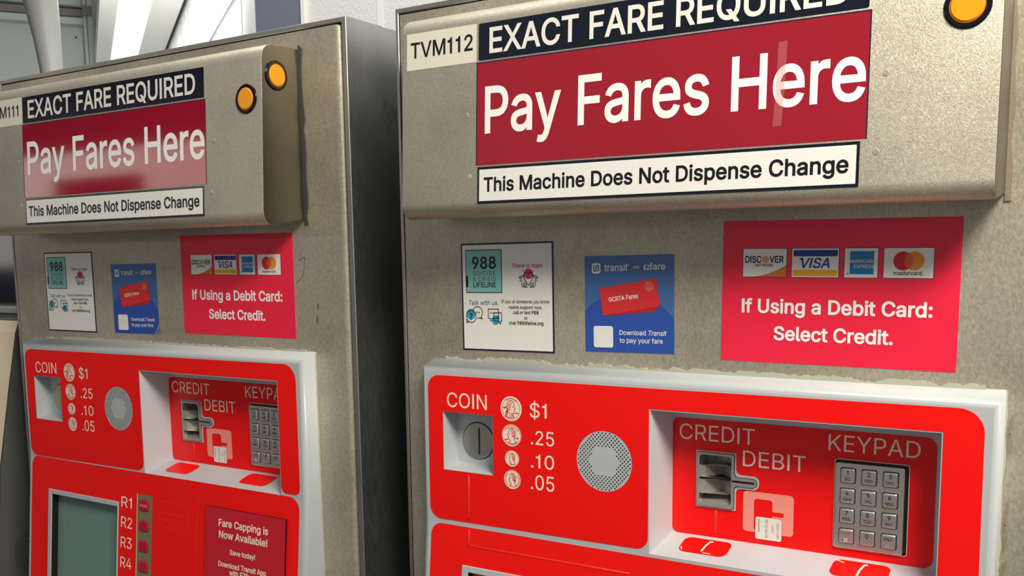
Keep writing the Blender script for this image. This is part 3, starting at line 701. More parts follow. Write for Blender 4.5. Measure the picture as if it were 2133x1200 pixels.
def make_machine(number, st, where):
    root = bpy.data.objects.new('fare_machine', None)
    COL.objects.link(root)
    # cabinet shell with its raised front lip
    mb = MB()
    mb.box((0.5, 62, -1352), (694.5, 545, 458.5), 'steel_side')
    mb.prism([rect(0, -1352, 695, 459), rect(4.4, -1340, 688.0, 453.0)[::-1]], S_face, -64, 1.2, 'steel_side', cap='steel_plain')
    mb.prism([rect(30, -1360, 665, -1352)], S_face, -540, -20, 'black', back=True)
    mb.build('cabinet', root, bevel=0.8, seg=1)
    # front door
    mb = MB()
    mb.fill([rect(5.6, -1338, 676.0, 451.6), rect(62, -330, 610, 52)[::-1]], S_face, 0, 'steel_door')
    edge = [(676.0 + 8.5 * math.sin(t), 9.0 * (1 - math.cos(t))) for t in [math.pi / 2 * k / 6 for k in range(7)]] + [(684.5, 30.0)]
    n = len(edge)
    mb.add([(x, y, -1338) for x, y in edge] + [(x, y, 451.6) for x, y in edge], [(k, k + 1, n + k + 1, n + k) for k in range(n - 1)], 'steel_door', True)
    mb.side(rect(5.6, -1338, 676.0, 451.6), S_face, -14, 0, 'steel_door')
    mb.build('door', root)
    if st['scratch']:
        mb = MB()
        mb.stroke([(604, 184), (616, 187), (613, 172), (611, 164), (600, 156)], 0.6, S_face, 0.25, 'scratch')
        mb.build('scratch_mark', root, 'thin dark hook-shaped scratch')
        for x, z, rx_, rz_ in ((634, 128, 1.2, 4.5), (632, 112, 1.5, 5.5)):
            mb = MB(); mb.fill([circ(x, z, rx_, 12, rz_)], S_face, 0.25, 'smudge'); mb.build('smudge', root, 'small brown smudge')
    # header box: rounded cross-section run across the machine
    prof = [(0.0, 232.2), (-51.0, 225.6)]
    def corner(cy, cz, r, a0, a1, n=6):
        return [(cy + r * math.cos(math.radians(a0 + (a1 - a0) * i / n)), cz + r * math.sin(math.radians(a0 + (a1 - a0) * i / n))) for i in range(n + 1)]
    prof += corner(-53.0, 240.0, 14.6, 262, 178)
    prof += corner(-42.5, 412.5, 17.4, 178, 92, 8)
    prof += [(0.0, 431.4)]
    mb = MB()
    n = len(prof)
    pts = [(55.5, y, z) for y, z in prof] + [(619.2, y, z) for y, z in prof]
    mb.add(pts, [(i, (i + 1), n + i + 1, n + i) for i in range(n - 1)], 'steel_header', True)
    mb.add([(55.5, y, z) for y, z in prof], [tuple(range(n))], 'steel_end_shaded')
    mb.add([(619.2, y, z) for y, z in prof], [tuple(range(n))[::-1]], 'steel_end_shaded')
    head = mb.build('header_box', root, bevel=1.1, seg=2)
    # weld seam down the header's right side
    mb = MB()
    rnd = random.Random(7 + number)
    zz = 226.0; right = []
    while zz < 436:
        right.append(((622.5 if number == 111 else 620.6) + rnd.uniform(0, 3.5), zz)); zz += rnd.uniform(9, 22)
    mb.prism([[(619.0, 226.0)] + right + [(619.0, 436.0)]], S_face, -1, 1.6, 'weld' if number == 111 else 'caulk_brown')
    mb.build('seam_bead', head, 'dark sealed seam' if number == 111 else 'brown sealed seam')
    # signs on the header
    mb = MB()
    mb.prism([rect(62.0, 376.8, 148.2, 413.4)], S_head, -0.5, 0.5, 'cream_plate')
    mb.text('TVM%d' % number, S_head, 0.75, 67.4, 144.0 if number == 112 else 141.5, 388.9, 15.1, 'ink', bold=0.010)
    mb.build('number_plate', head, 'cream number plate lettered TVM%d' % number)
    mb = MB()
    mb.prism([rounded(rect(151.4, 377.6, 522.6, 412.9), 1.5, 2)], S_head, -0.5, 0.6, 'navy')
    mb.text('EXACT FARE REQUIRED', S_head, 0.85, 164.8, 507.0, 383.9, 23.2, 'cream', bold=0.015)
    mb.build('exact_fare_sign', head, 'black sign lettered EXACT FARE REQUIRED')
    mb = MB()
    mb.prism([rect(149.2, 276.0, 524.8, 375.8)], S_head, -0.5, 0.5, 'sign_red')
    mb.stroke([(149.6, 276.4), (149.6, 375.4), (524.4, 375.4), (524.4, 276.4)], 1.1, S_head, 0.6, 'violet_ink')
    mb.text('Pay Fares Here', S_head, 0.75, 160.3, 521.4, 307.4, 43.4, 'letter_white', bold=0.012)
    tp = [(448.4, 291.0), (455.8, 291.5), (457.6, 330.0), (458.5, 360.0), (451.2, 359.2), (450.2, 326.0)]
    sg = mb.build('pay_fares_sign', head, 'glossy red sign lettered Pay Fares Here')
    if number == 112:
        t = MB(); t.fill([tp], S_head, 0.95, 'tape'); t.build('tape_strip', sg, 'scrap of clear tape')
        MATS['tape'].node_tree.nodes['Principled BSDF'].inputs['Alpha'].default_value = 0.28
    mb = MB()
    mb.prism([rect(150.9, 238.4, 519.8, 274.4)], S_head, -0.5, 0.5, 'navy')
    mb.fill([rect(153.3, 241.0, 517.4, 271.8)], S_head, 0.7, 'paper')
    mb.text('This Machine Does Not Dispense Change', S_head, 0.9, 159.3, 511.2, 250.3, 13.2, 'ink', bold=0.018)
    mb.build('notice_sign', head, 'white sign lettered This Machine Does Not Dispense Change')
    for u, v in ((137.6, 326), (140.4, 265.4), (537.2, 325.8), (532.2, 265.2)):
        mb = MB()
        mb.fill([circ(u, v, 3.6, 20), circ(u, v, 2.7, 20)[::-1]], S_head, 0.25, 'steel_plain')
        mb.pillow(circ(u, v, 2.7, 16), S_head, -0.2, 0.6, 0.5, 'steel_header')
        mb.build('rivet', head)
    make_lamp(root, S_head, 594.2, 369.1, 'amber lamp in a black ring on the front of the header')
    make_lamp(root, lambda u, v, wv: (619.2 + wv, u, v), -38.5, 395.6, 'amber lamp in a black ring on the side of the header') if number == 111 else None
    # stickers on the door
    make_sticker_lifeline(root, *st['life'], 'white square crisis lifeline sticker with a teal 988 box and dark border')
    make_sticker_transit(root, *st['transit'], 'blue square sticker with red tickets and white lettering', st['curl'])
    make_sticker_debit(root, *st['debit'], 'bright red sticker with four card logos, If Using a Debit Card: Select Credit.')
    # grey moulded surround
    xl, xr, zt, zb = 43.0, 627.6, 66.0, -620.0
    loop = [(xl, zb), (xr, zb), (xr, FOLD), (xr, zt), (xl, zt), (xl, FOLD)]
    mb = MB()
    R = 6.0; rings = []
    for k in range(5):
        a = k / 4.0 * math.pi / 2
        ins, dy = R * (1 - math.sin(a)), R * (1 - math.cos(a))
        g = [(xl + ins, zb + ins), (xr - ins, zb + ins), (xr - ins, FOLD), (xr - ins, zt - ins), (xl + ins, zt - ins), (xl + ins, FOLD)]
        rings.append([(x, y_bez(z) + dy, z) for x, z in g])
    rings.append([(x, 0.0, z + (6.5 if z > 0 else 0)) for x, z in loop])
    pts = [p for r_ in rings for p in r_]
    fs = []
    for k in range(len(rings) - 1):
        for i in range(6):
            j = (i + 1) % 6
            fs.append((k * 6 + j, k * 6 + i, (k + 1) * 6 + i, (k + 1) * 6 + j))
    mb.add(pts, fs, 'bezel_grey', True)
    coin_op = rect(71.7, -47.9, 136.6, 16.6)
    rec = [(320.2, FOLD + 2.5), (583.6, FOLD + 2.5), (583.3, 36.5), (319.8, 36.5)]
    scr = rect(105.4, -300.0, 262.8, -159.4)
    mb.fill([[(xl + R, FOLD), (xr - R, FOLD), (xr - R, zt - R), (xl + R, zt - R)], coin_op[::-1], rec[::-1]], S_bez, 0, 'bezel_grey')
    mb.fill([[(xl + R, zb + R), (xr - R, zb + R), (xr - R, FOLD), (xl + R, FOLD)], scr[::-1]], S_bez, 0, 'bezel_grey')
    mb.box((86, -28, -372), (275, -26.5, -370), 'bezel_grey') if False else None
    # coin cup
    f = [S_bez(u, v, 0) for u, v in coin_op]; q = [(73.4, -0.5, -43.5), (136.4, -0.5, -43.5), (136.4, -0.5, 15.0), (73.4, -0.5, 15.0)]
    mb.add(f + q, [(0, 1, 5, 4), (1, 2, 6, 5), (2, 3, 7, 6), (3, 0, 4, 7), (4, 5, 6, 7)], 'bezel_grey')
    # card alcove
    f = [S_bez(u, v, 0) for u, v in rec]; q = [(326.0, BACKY, -94.0), (579.6, BACKY, -94.0), (579.6, BACKY, 34.0), (326.0, BACKY, 34.0)]
    hole = rect(353.0, -62.5, 391.0, -8.5)
    mb.add(f + q, [(0, 1, 5, 4), (1, 2, 6, 5), (2, 3, 7, 6), (3, 0, 4, 7)], 'recess_grey')
    mb.fill([rect(326.0, -94.0, 579.6, 34.0), hole[::-1]], S_back, 0, 'recess_grey')
    # screen well
    f = [S_bez(u, v, 0) for u, v in scr]; q = [S_bez(u, v, -10.5) for u, v in scr]
    mb.add(f + q, [(0, 1, 5, 4), (1, 2, 6, 5), (2, 3, 7, 6), (3, 0, 4, 7)], 'black')
    bez = mb.build('surround', root, 'pale grey moulded surround')
    # sealant round it
    mb = MB()
    sl = lambda x: 71.6
    mb.prism([jag(60 if number == 112 else 75, 612, sl, 4.6 if number == 112 else 3.4, 31 + number, 5.0, 4.0)], S_face, -0.5, 1.8, 'caulk')
    mb.build('sealant_bead', bez, 'ragged whitish sealant')
    mb = MB()
    rnd = random.Random(3 + number)
    zz = -330.0; right = []
    while zz < 66:
        right.append((628.0 + rnd.uniform(0, 1.8 if number == 112 else 0.8), zz)); zz += rnd.uniform(4, 12)
    mb.prism([[(626.5, -330.0)] + right + [(629, 71), (626.5, 71)]], S_face, -0.5, 1.6, 'caulk')
    if number == 112:
        for z0_, z1_ in ((20, 52), (-62, -20), (-100, -72)):
            mb.stroke([(632.5 + rnd.uniform(-1, 1), z0_), (631.6, (z0_ + z1_) / 2), (633, z1_)], 1.2, S_face, 1.9, 'caulk_brown')
    mb.build('sealant_bead', bez, 'sealant down the right edge')
    # upper red overlay, an upside-down U round the alcove
    up = [(51.7, -105.2), (321.2, -103.6), (321.2, 37.2), (582.2, 37.2), (582.4, -102.5), (616.3, -102.5), (615.2, 58.4), (51.4, 56.6)]
    up = [(51.7, -105.2), (318.8, -103.6), (318.8, 37.6), (584.4, 37.6), (584.6, -103.2), (616.4, -103.2), (615.4, 58.6), (51.4, 56.8)]
    lp = rounded(up, [15, 13, 0, 0, 9, 9, 20, 14], 8)
    spk = circ(270.2, -19.2, 31.0, 48)
    mb = MB()
    mb.fill([lp, rect(71.2, -48.4, 137.1, 17.1)[::-1], spk[::-1]], S_bez, 0.35, 'overlay_red')
    mb.side(lp, S_bez, -0.2, 0.35, 'overlay_red')
    W, LC = 0.65, 'letter_cream'
    mb.text('COIN', S_bez, W, 77.4, 129.8, 22.6, 16.0, LC, bold=0.002)
    mb.text('$1', S_bez, W, 183.7, 204.0, 19.0, 15.2, LC, bold=0.003)
    mb.text('.25', S_bez, W, 184.9, 212.8, -9.5, 14.7, LC, bold=0.003)
    mb.text('.10', S_bez, W, 184.9, 212.8, -34.2, 14.4, LC, bold=0.003)
    mb.text('.05', S_bez, W, 184.8, 213.0, -57.4, 15.6, LC, bold=0.003)
    ov = mb.build('upper_overlay', root, 'red overlay round the coin slot and alcove')
    mb = MB()
    if number == 112:
        mb.pillow(rect(103.2, -100.6, 105.8, -51.5), S_bez, 0.2, 1.1, 0.6, 'ridge_red')
        mb.build('raised_ridge', ov)
    for k, (cx, cz, r) in enumerate(((160.6, 26.3, 13.25), (161.0, -2.3, 12.1), (161.3, -27.2, 8.95), (161.6, -49.9, 10.6))):
        coin_picture(ov, cx, cz, r, k)
    # coin slot plate in its cup
    mb = MB()
    mb.pillow(circ(102.0, -17.4, 20.4, 40), S_sticker(0, 0, 0), 0.2, 2.2, 1.0, 'steel_plain')
    mb.fill([circ(102.0, -17.4, 21.2, 40)], S_face, 0.8, 'black')
    o = mb.build('coin_slot', root, 'round steel coin slot plate')
    mb = MB(); mb.fill([rect(102.9, -32.4, 104.9, -2.6)], S_face, 2.45, 'black'); mb.build('slit', o)
    # speaker with its ring of holes
    mb = MB()
    mb.prism([circ(270.2, -19.2, 30.9, 48)], S_bez, -0.2, 0.1, 'bezel_grey')
    for i in range(-8, 9):
        for j in range(-14, 15):
            x, z = (i + (j % 2) * 0.5) * 4.1, j * 2.2
            if x * x + z * z < 29.8 ** 2 and max(abs(z), abs(x) * 0.866 + abs(z) * 0.5) > 15.2:
                mb.fill([circ(270.2 + x, -19.2 + z, 0.86, 8)], S_bez, 0.2, 'hole')
    mb.build('speaker', root, 'round grey speaker ringed with small holes')
    # red overlay on the alcove's back wall
    bk = [(325.9, -94.0), (574.0, -94.0), (573.6, 24.4), (325.9, 24.4)]
    mb = MB()
    mb.fill([rounded(bk, [7, 9, 9, 7], 5), hole[::-1]], S_back, 0.4, 'overlay_red_deep')
    W = 0.7
    mb.text('CREDIT', S_back, W, 333.3, 410.4, 2.9, 15.7, LC, bold=-0.001)
    mb.text('DEBIT', S_back, W, 399.0, 459.7, -18.4, 15.4, LC, bold=-0.001)
    mb.text('KEYPAD', S_back, W, 480.3, 560.2, 4.9, 15.2, LC, bold=-0.001)
    bko = mb.build('alcove_overlay', root, 'red overlay lettered CREDIT DEBIT KEYPAD in the alcove')
    mb = MB()
    ic = rounded(rect(400.0, -82.6, 449.5, -42.6), 4.0)
    inner = rounded([(410.9, -80.4), (428.9, -80.4), (428.9, -65.0), (440.2, -65.0), (440.2, -60.6), (428.9, -60.6), (428.9, -49.4), (410.9, -49.4)], [2.5, 0, 0, 2, 2, 0, 3, 3], 4)
    mb.fill([ic, inner[::-1]], S_back, 0.65, 'pink')
    mb.fill([rounded(rect(412.4, -89.0, 438.7, -66.4), 2.4)], S_back, 0.85, 'pink_line')
    mb.fill([rounded(rect(412.8, -88.7, 438.3, -66.8), 2.2)], S_back, 0.95, 'cream')
    R90 = -math.pi / 2
    mb.text('CREDIT CARD', S_back, 1.05, 433.6, 433.6 + 16.0, -70.4, 2.3, 'pink_line', bold=0.0, rot=R90)
    mb.text('FRONT', S_back, 1.05, 428.4, 428.4 + 7.4, -73.6, 2.2, 'pink_line', bold=0.0, rot=R90)
    for k, s in enumerate(('789', '123', '456', '78')):
        mb.text(s, S_back, 1.05, 422.4, 422.4 + 3.9, -68.2 - 4.9 * k, 2.6, 'pink_line', bold=0.004, rot=R90)
    for k in range(12):
        mb.stroke([(415.4, -68.4 - 1.15 * k), (416.8, -68.9 - 1.15 * k)], 0.5, S_back, 1.05, 'pink_line')
    mb.build('card_picture', bko, 'pink picture of the card slot with a white card')
    if number == 112 or True:
        mb = MB(); mb.pillow(rect(370.6, -89.5, 373.4, -65.6), S_back, 0.3, 1.3, 0.6, 'ridge_red'); mb.build('raised_ridge', bko)
    # card reader
    mb = MB()
    out = [(351.6, -64.0), (392.5, -64.0), (392.5, -41.5), (415.6, -41.5), (415.6, -27.8), (392.5, -27.8), (392.5, -6.8), (351.6, -6.8)]
    outr = rounded(out, [0.8, 0.8, 5, 6.2, 6.2, 5, 0.8, 0.8], 6)
    cav = rounded(rect(355.6, -59.2, 388.4, -10.4), 3.0, 4)
    mb.prism([outr, cav[::-1]], S_back, 0.3, 1.6, 'bezel_grey')
    in2 = rounded([(353.4, -62.2), (390.8, -62.2), (390.8, -38.6), (413.6, -38.6), (413.6, -30.6), (390.8, -30.6), (390.8, -8.4), (353.4, -8.4)], [1.5, 1.5, 4, 4, 4, 4, 1.5, 1.5], 5)
    mb.fill([rounded([(352.8, -62.8), (391.4, -62.8), (391.4, -39.2), (414.2, -39.2), (414.2, -30.0), (391.4, -30.0), (391.4, -7.8), (352.8, -7.8)], [1.5, 1.5, 4, 4.4, 4.4, 4, 1.5, 1.5], 5), cav[::-1]], S_back, 1.75, 'hole')
    mb.prism([in2, cav[::-1]], S_back, 1.6, 3.2, 'steel_cast')
    rd = mb.build('card_reader', root, 'cast metal card reader with a notch')
    # the throat: two wedges meeting in a deep corner, a black slit between them, a sloping floor
    mb = MB()
    yb = BACKY + 20.0
    vx, vd = 372.5, BACKY + 17.0
    def wedge(za, zb2, lip):
        A = (355.6, BACKY - 3.0, 0); B = (361.0, BACKY - 1.0, 0); Cc = (vx, vd, 0); D = (388.4, BACKY + 2.0, 0)
        P = [A, B, Cc, D]
        lo = [(x, y, za) for x, y, _ in P]; hi = [(x, y, zb2) for x, y, _ in P]
        mb.add(lo + hi, [(0, 1, 5, 4), (1, 2, 6, 5), (2, 3, 7, 6), (4, 5, 6, 7), (3, 2, 1, 0)], 'steel_cast')
    wedge(-33.2, -21.0, 0); wedge(-49.5, -35.2, 0)
    mb.box((355.6, yb, -59.2), (388.4, yb + 0.5, -10.4), 'steel_cast')
    mb.box((355.0, BACKY - 2, -59.2), (355.6, yb, -10.4), 'steel_cast')
    mb.box((388.4, BACKY - 2, -59.2), (389.0, yb, -10.4), 'steel_cast')
    mb.box((355.6, BACKY - 2, -10.4), (388.4, yb, -9.8), 'steel_cast')
    mb.add([(355.6, BACKY - 2.5, -59.2), (388.4, BACKY - 2.5, -59.2), (388.4, yb, -49.0), (355.6, yb, -49.0)], [(0, 1, 2, 3)], 'steel_cast')
    mb.box((356.0, BACKY + 1, -35.3), (388.0, yb - 0.2, -33.1), 'black')
    mb.build('throat', rd, 'dark metal throat of the reader')
    mb = MB(); mb.fill([rounded(rect(389.0, -35.2, 411.5, -33.2), 0.6, 2)], S_back, 3.4, 'black'); mb.build('slit', rd)
    # keypad
    mb = MB()
    mb.prism([rounded(rect(486.5, -85.8, 552.0, -1.9), 2.5, 3)], S_back, 0.3, 0.9, 'cream_plate')
    mb.fill([rounded(rect(487.1, -85.2, 551.4, -2.5), 2.2, 3)], S_back, 1.0, 'black')
    mb.pillow(rounded(rect(487.8, -85.0, 548.4, -5.0), 2.0, 3), S_back, 0.9, 3.2, 0.8, 'zinc')
    kp = mb.build('keypad', root, 'steel telephone style keypad')
    legends = ['1QZ', '2ABC', '3DEF', '4GHI', '5JKL', '6MNO', '7PRS', '8TUV', '9WXY', 'C', '0', 'E']
    for k, lg in enumerate(legends):
        kx = (499.4, 518.0, 536.6)[k % 3]; kz = (-16.3, -35.4, -54.0, -73.1)[k // 3]
        mb = MB()
        mb.fill([rounded(rect(kx - 7.0, kz - 7.3, kx + 7.0, kz + 7.3), 1.6, 3)], S_back, 3.35, 'hole')
        mb.pillow(rounded(rect(kx - 6.3, kz - 6.6, kx + 6.3, kz + 6.6), 1.5, 3), S_back, 3.2, 5.4, 1.3, 'zinc')
        W = 5.55
        if lg == 'C':
            mb.text('CANC', S_back, W, kx - 4.4, kx + 4.4, kz + 1.6, 2.6, 'coin_red', bold=0.004)
            mb.stroke([(kx - 1.4, kz - 4.6), (kx + 1.4, kz - 2.0)], 0.8, S_back, W, 'cream'); mb.stroke([(kx - 1.4, kz - 2.0), (kx + 1.4, kz - 4.6)], 0.8, S_back, W, 'cream')
        elif lg == 'E':
            mb.text('ENT', S_back, W, kx - 3.6, kx + 3.6, kz + 0.8, 2.8, 'ink', bold=0.004)
            mb.stroke(circ(kx - 0.4, kz - 4.0, 1.3, 12), 0.6, S_back, W, 'cream', True)
        elif lg == '0':
            mb.text('0', S_back, W, kx - 1.2, kx + 1.2, kz + 0.6, 4.2, 'ink', bold=0.010)
        else:
            wd = 0.55 if lg[0] == '1' else 1.25
            mb.text(lg[0], S_back, W, kx - wd, kx + wd, kz + 1.0, 4.0, 'ink', bold=0.010)
            hw = 2.5 if len(lg) == 3 else 3.6
            mb.text(lg[1:], S_back, W, kx - hw, kx + hw, kz - 4.2, 2.8, 'ink', bold=0.004)
        mb.build('key', kp)
    # red pads on the alcove's ledge
    for x0, x1 in ((344.0, 393.0), (490.5, 541.0)):
        mb = MB()
        mb.fill([rounded([(x0, -13.0), (x1, -13.0), (x1, 12.5), (x0, 12.5)], 7.5, 5)], S_ledge, 0.5, 'overlay_red')
        if number == 112:
            xm = (x0 + x1) / 2 + 0.5
            mb.stroke([(xm - 1.0, -8.5), (xm - 0.6, 0), (xm + 1.6, 8.6)], 2.0, S_ledge, 0.7, 'scuff')
            mb.fill([circ(xm + 2.6, 8.8, 2.2, 12, 1.2)], S_ledge, 0.7, 'scuff')
            mb.stroke([(x0 + 4, -10.2), (x0 + 2, -6)] if x0 < 400 else [(x0 + 3, 10), (x0 + 9, 8.2)], 1.1, S_ledge, 0.7, 'scuff')
            mb.stroke([(xm + 1, -11), (xm + 9, -11.1)], 1.0, S_ledge, 0.7, 'scuff')
        mb.build('ledge_pad', root, 'red pad worn through in a pale stroke' if number == 112 else 'red pad on the alcove ledge')
    # lower red overlay
    lt = -110.2 if number == 112 else -106.2
    lo = [(53.0, -600.0), (615.6, -600.0), (615.4, lt), (53.4, lt)]
    lp = rounded(lo, [10, 10, 18, 14], 8)
    mb = MB()
    mb.fill([lp, rect(98.0, -307.0, 263.6, -153.2)[::-1]], S_bez, 0.35, 'overlay_red')
    for k in range(5):
        mb.text('R%d' % (k + 1), S_bez, 0.65, 270.4, 294.8 if k else 293.6, -159.2 - 28.55 * k, 15.2, LC, bold=0.002)
    low = mb.build('lower_overlay', root, 'red overlay round the screen')
    mb = MB()
    if number == 112:
        mb.pillow(rect(103.4, -130.5, 105.8, -113.0), S_bez, 0.2, 1.2, 0.6, 'ridge_red')
        mb.pillow(rect(105.8, -131.0, 300.0, -129.2), S_bez, 0.2, 0.9, 0.5, 'ridge_red')
    else:
        for a, b in (((348, -140.5), (412, -141.5)), ((412, -141.5), (412, -176)), ((344, -175), (412, -176)), ((346, -156), (402, -157)), ((402, -157), (402, -166.5)), ((346, -165.5), (402, -166.5)), ((430, -112), (430, -250))):
            mb.stroke([a, b], 1.0, S_bez, 0.55, 'ridge_red')
    mb.build('raised_ridge', low)
    # screen
    mb = MB()
    mb.fill([rect(104.0, -301.0, 264.0, -158.0)], S_bez, -10.3, 'screen')
    so = mb.build('screen', root, 'grey green display glass')
    mb = MB()
    mb.prism([rect(97.4, -307.6, 264.2, -152.6), rect(105.6, -300.0, 262.6, -159.6)[::-1]], S_bez, 0.2, 1.6, 'bezel_grey')
    mb.build('screen_frame', so, 'pale grey frame', bevel=0.6, seg=2)
    if number == 111:
        mb = MB()
        mb.fill([rect(305.8, -320.0, 338.0, -136.6)], S_bez, 0.6, 'olive')
        mb.stroke([(305.6, -320.0), (305.6, -136.8)], 1.3, S_bez, 0.8, 'cream')
        bs = mb.build('button_strip', root, 'olive strip of red buttons')
        for k in range(4):
            mb = MB(); z = -151.0 - 28.55 * k
            mb.fill([rounded(rect(311.2, z - 8.0, 331.4, z + 8.0), 3, 3)], S_bez, 0.75, 'scratch')
            mb.pillow(rounded(rect(311.8, z - 7.4, 330.8, z + 7.4), 3, 4), S_bez, 0.6, 2.4, 1.0, 'button_red')
            if k == 0:
                mb.text('Add', S_bez, 2.6, 314.0, 328.6, z - 2.0, 4.2, 'pink', bold=0.01)
            mb.build('select_button', bs)
        mb = MB()
        mb.prism([rect(448.6, -330.0, 595.0, -135.0)], S_bez, 0.3, 3.0, 'plaque_red')
        mb.side(rect(448.6, -330.0, 595.0, -135.0), S_bez, 0.3, 3.0, 'violet_ink')
        W = 3.25
        for s, x0, x1, b, c in (('Fare Capping is', 475, 565, -158.2, 9.0), ('Now Available!', 476, 564.2, -173.2, 9.0), ('Save today!', 497, 543.2, -192.9, 6.4), ('Download Transit App', 476, 563.2, -210.6, 6.6), ('with EZfare', 497, 543, -219.6, 6.6)):
            mb.text(s, S_bez, W, x0, x1, b, c, 'letter_cream', bold=0.020)
        mb.build('fare_notice', root, 'red plaque lettered Fare Capping is Now Available!')
    tag(root, where, 'ticket machine')
    return root

A = make_machine(112, dict(life=(141.3, 142.3, 0.008), transit=(285.2, 137.4, 0.0129), debit=(485.6, 150.5, -0.0074), curl=False, scratch=False),
                 'large steel fare machine lettered TVM112, nearer the camera')
B = make_machine(111, dict(life=(138.9, 142.1, -0.0008), transit=(288.0, 133.6, 0.0057), debit=(492.7, 153.0, -0.0066), curl=True, scratch=True),
                 'steel fare machine lettered TVM111, with its dark side panel showing')
B.matrix_world = Matrix.Translation((-0.75479, -0.003167, -0.001824)) @ Matrix.Rotation(-0.0062063, 4, 'Z') @ Matrix.Rotation(-0.0031612, 4, 'Y')

# ------------------------------------------------------------------ the kiosk beyond the left machine
K = bpy.data.objects.new('ticket_kiosk', None)
COL.objects.link(K)
prof = [(330, -1358), (-58, -1358), (-58, -430), (-26, -330), (-8.5, -151), (19.2, -9), (36, 72), (43.5, 92), (48.5, 101), (48.5, 113), (70, 114), (92, 300), (330, 300)]
mb = MB()
n = len(prof)
XR, XL = 0.0, -560.0
mb.add([(XR, y, z) for y, z in prof] + [(XL, y, z) for y, z in prof], [tuple(range(n)), tuple(range(n, 2 * n))[::-1]] + [(i, n + i, n + (i + 1) % n, (i + 1) % n) for i in range(n)], 'kiosk_grey')
for i in range(-9, 10):
    for j in range(-9, 10):
        yy, zz = i * 4.6 + (j % 2) * 2.3, j * 4.0
        if 17 < math.hypot(yy, zz) < 36:
            c = circ(0, 0, 1.0, 8)
            mb.add([(XR + 0.3, 38 + yy + a, -292 + zz + b) for a, b in c], [tuple(range(8))], 'hole')
mb.build('body', K, 'dark grey side with a ring of speaker holes')
mb = MB()
fr = [(-60, -428), (-28, -330), (-10.5, -151), (17.2, -9), (34, 71), (41.5, 90)]
mb.add([(XR - 1.5, y, z) for y, z in fr] + [(XL + 2, y, z) for y, z in fr], [(i, i + 1, len(fr) + i + 1, len(fr) + i) for i in range(len(fr) - 1)], 'kiosk_beige')
mb.build('console_panel', K, 'beige sloping console')
mb = MB(); mb.box((XL, 44, 101.5), (XR + 1, 90, 113), 'kiosk_sill'); mb.build('sill', K, 'pale sill', bevel=2)
mb = MB(); mb.add([(XR - 4, 68, 118), (XL, 68, 118), (XL, 86, 296), (XR - 4, 86, 296)], [(0, 1, 2, 3)], 'kiosk_dark'); mb.build('screen', K, 'dark glossy screen')
mb = MB(); mb.box((XR - 3, 47, 113.5), (XR + 0.5, 92, 290), 'kiosk_cheek'); mb.build('cheek', K)
mb = MB(); mb.add([(XR - 40, 60, 114), (XR - 4, 60, 114), (XR - 4, 62, 138)], [(0, 1, 2)], 'logo_red'); mb.build('red_reflection', K, 'red reflection at the screen corner, as a triangle')  # reflection on the screen painted as a flat red triangle
K.matrix_world = Matrix.Translation((-0.75479 - 0.070, -0.003167, 0))
tag(K, 'grey and beige kiosk with a dark screen, cut off at the left edge', 'kiosk')

# ------------------------------------------------------------------ the setting
def struct(o):
    o['kind'] = 'structure'
    return o
mb = MB(); mb.box((-14000, -5000, -40), (4000, 14000, 0), 'floor_grey'); struct(mb.build('floor', z0=0))
# painted block wall behind the machines: blocks with proud mortar lines
mb = MB()
mb.box((-715, 620, -1360), (3000, 760, 1900), 'block_paint')
for x in (-529.4, -135.0, 260.0, 655.0, 1050.0):
    mb.box((x - 6, 618, -1360), (x + 6, 621, 1900), 'white_paint')
struct(mb.build('wall_back'))
mb = MB(); mb.box((-727, 612, -1360), (-714, 765, 1900), 'white_paint'); struct(mb.build('trim_1', bevel=2))
mb = MB(); mb.box((-862, 622, -1360), (-727.5, 900, 1900), 'slate_paint'); struct(mb.build('wall_side'))

# corridor beyond: a runs along it, b across it, both from the camera's foot
dv = Vector((-0.8226, 0.5687, 0)); ev = Vector((0.5687, 0.8226, 0))
FOOT = Vector((715.6, -900.35, 0))
def H(a, b, z):
    p = FOOT + dv * a + ev * b
    return (p.x, p.y, z)
def hbox(mb, a0, a1, b0, b1, z0, z1, mat):
    p = [H(a, b, z) for a in (a0, a1) for b in (b0, b1) for z in (z0, z1)]
    mb.add(p, [(0, 1, 3, 2), (4, 6, 7, 5), (0, 4, 5, 1), (2, 3, 7, 6), (0, 2, 6, 4), (1, 5, 7, 3)], mat)
AEND = 8500
mb = MB()
hbox(mb, 3000, AEND, 606, 700, -1360, 1700, 'panel_white')
for a in (3620, 4000, 4375, 4734, 5122, 5510, 5900, 6290, 6680, 7070, 7460, 7850):
    hbox(mb, a - 4, a + 4, 604.5, 607, -1360, 1590, 'far_flange')
struct(mb.build('wall_left'))
mb = MB(); hbox(mb, 3000, AEND, 600, 606, 1186, 1196, 'slate_paint'); struct(mb.build('trim_2'))
mb = MB()
hbox(mb, 3000, AEND, 163, 258, 1590, 1700, 'white_paint'); hbox(mb, 3000, AEND, 429, 588, 1590, 1700, 'white_paint')
hbox(mb, 3000, AEND, 258, 429, 1640, 1700, 'white_paint'); hbox(mb, 3000, AEND, 588, 606, 1600, 1700, 'gap_dark')
struct(mb.build('ceiling'))
mb = MB(); hbox(mb, AEND, AEND + 150, -6000, 1500, -1360, 3600, 'far_grey'); struct(mb.build('wall_far'))
L_ = bpy.data.objects.new('ceiling_light', None); COL.objects.link(L_)
mb = MB(); hbox(mb, 3050, AEND - 30, 261, 426, 1592, 1612, 'lamp_glow'); mb.build('diffuser', L_, 'glowing white diffuser')
mb = MB()
for a in (6820,):
    hbox(mb, a, a + 22, 285, 400, 1590, 1592.5, 'white_paint')
mb.build('joint_strip', L_)
tag(L_, 'bright white strip light along the far corridor ceiling', 'light')
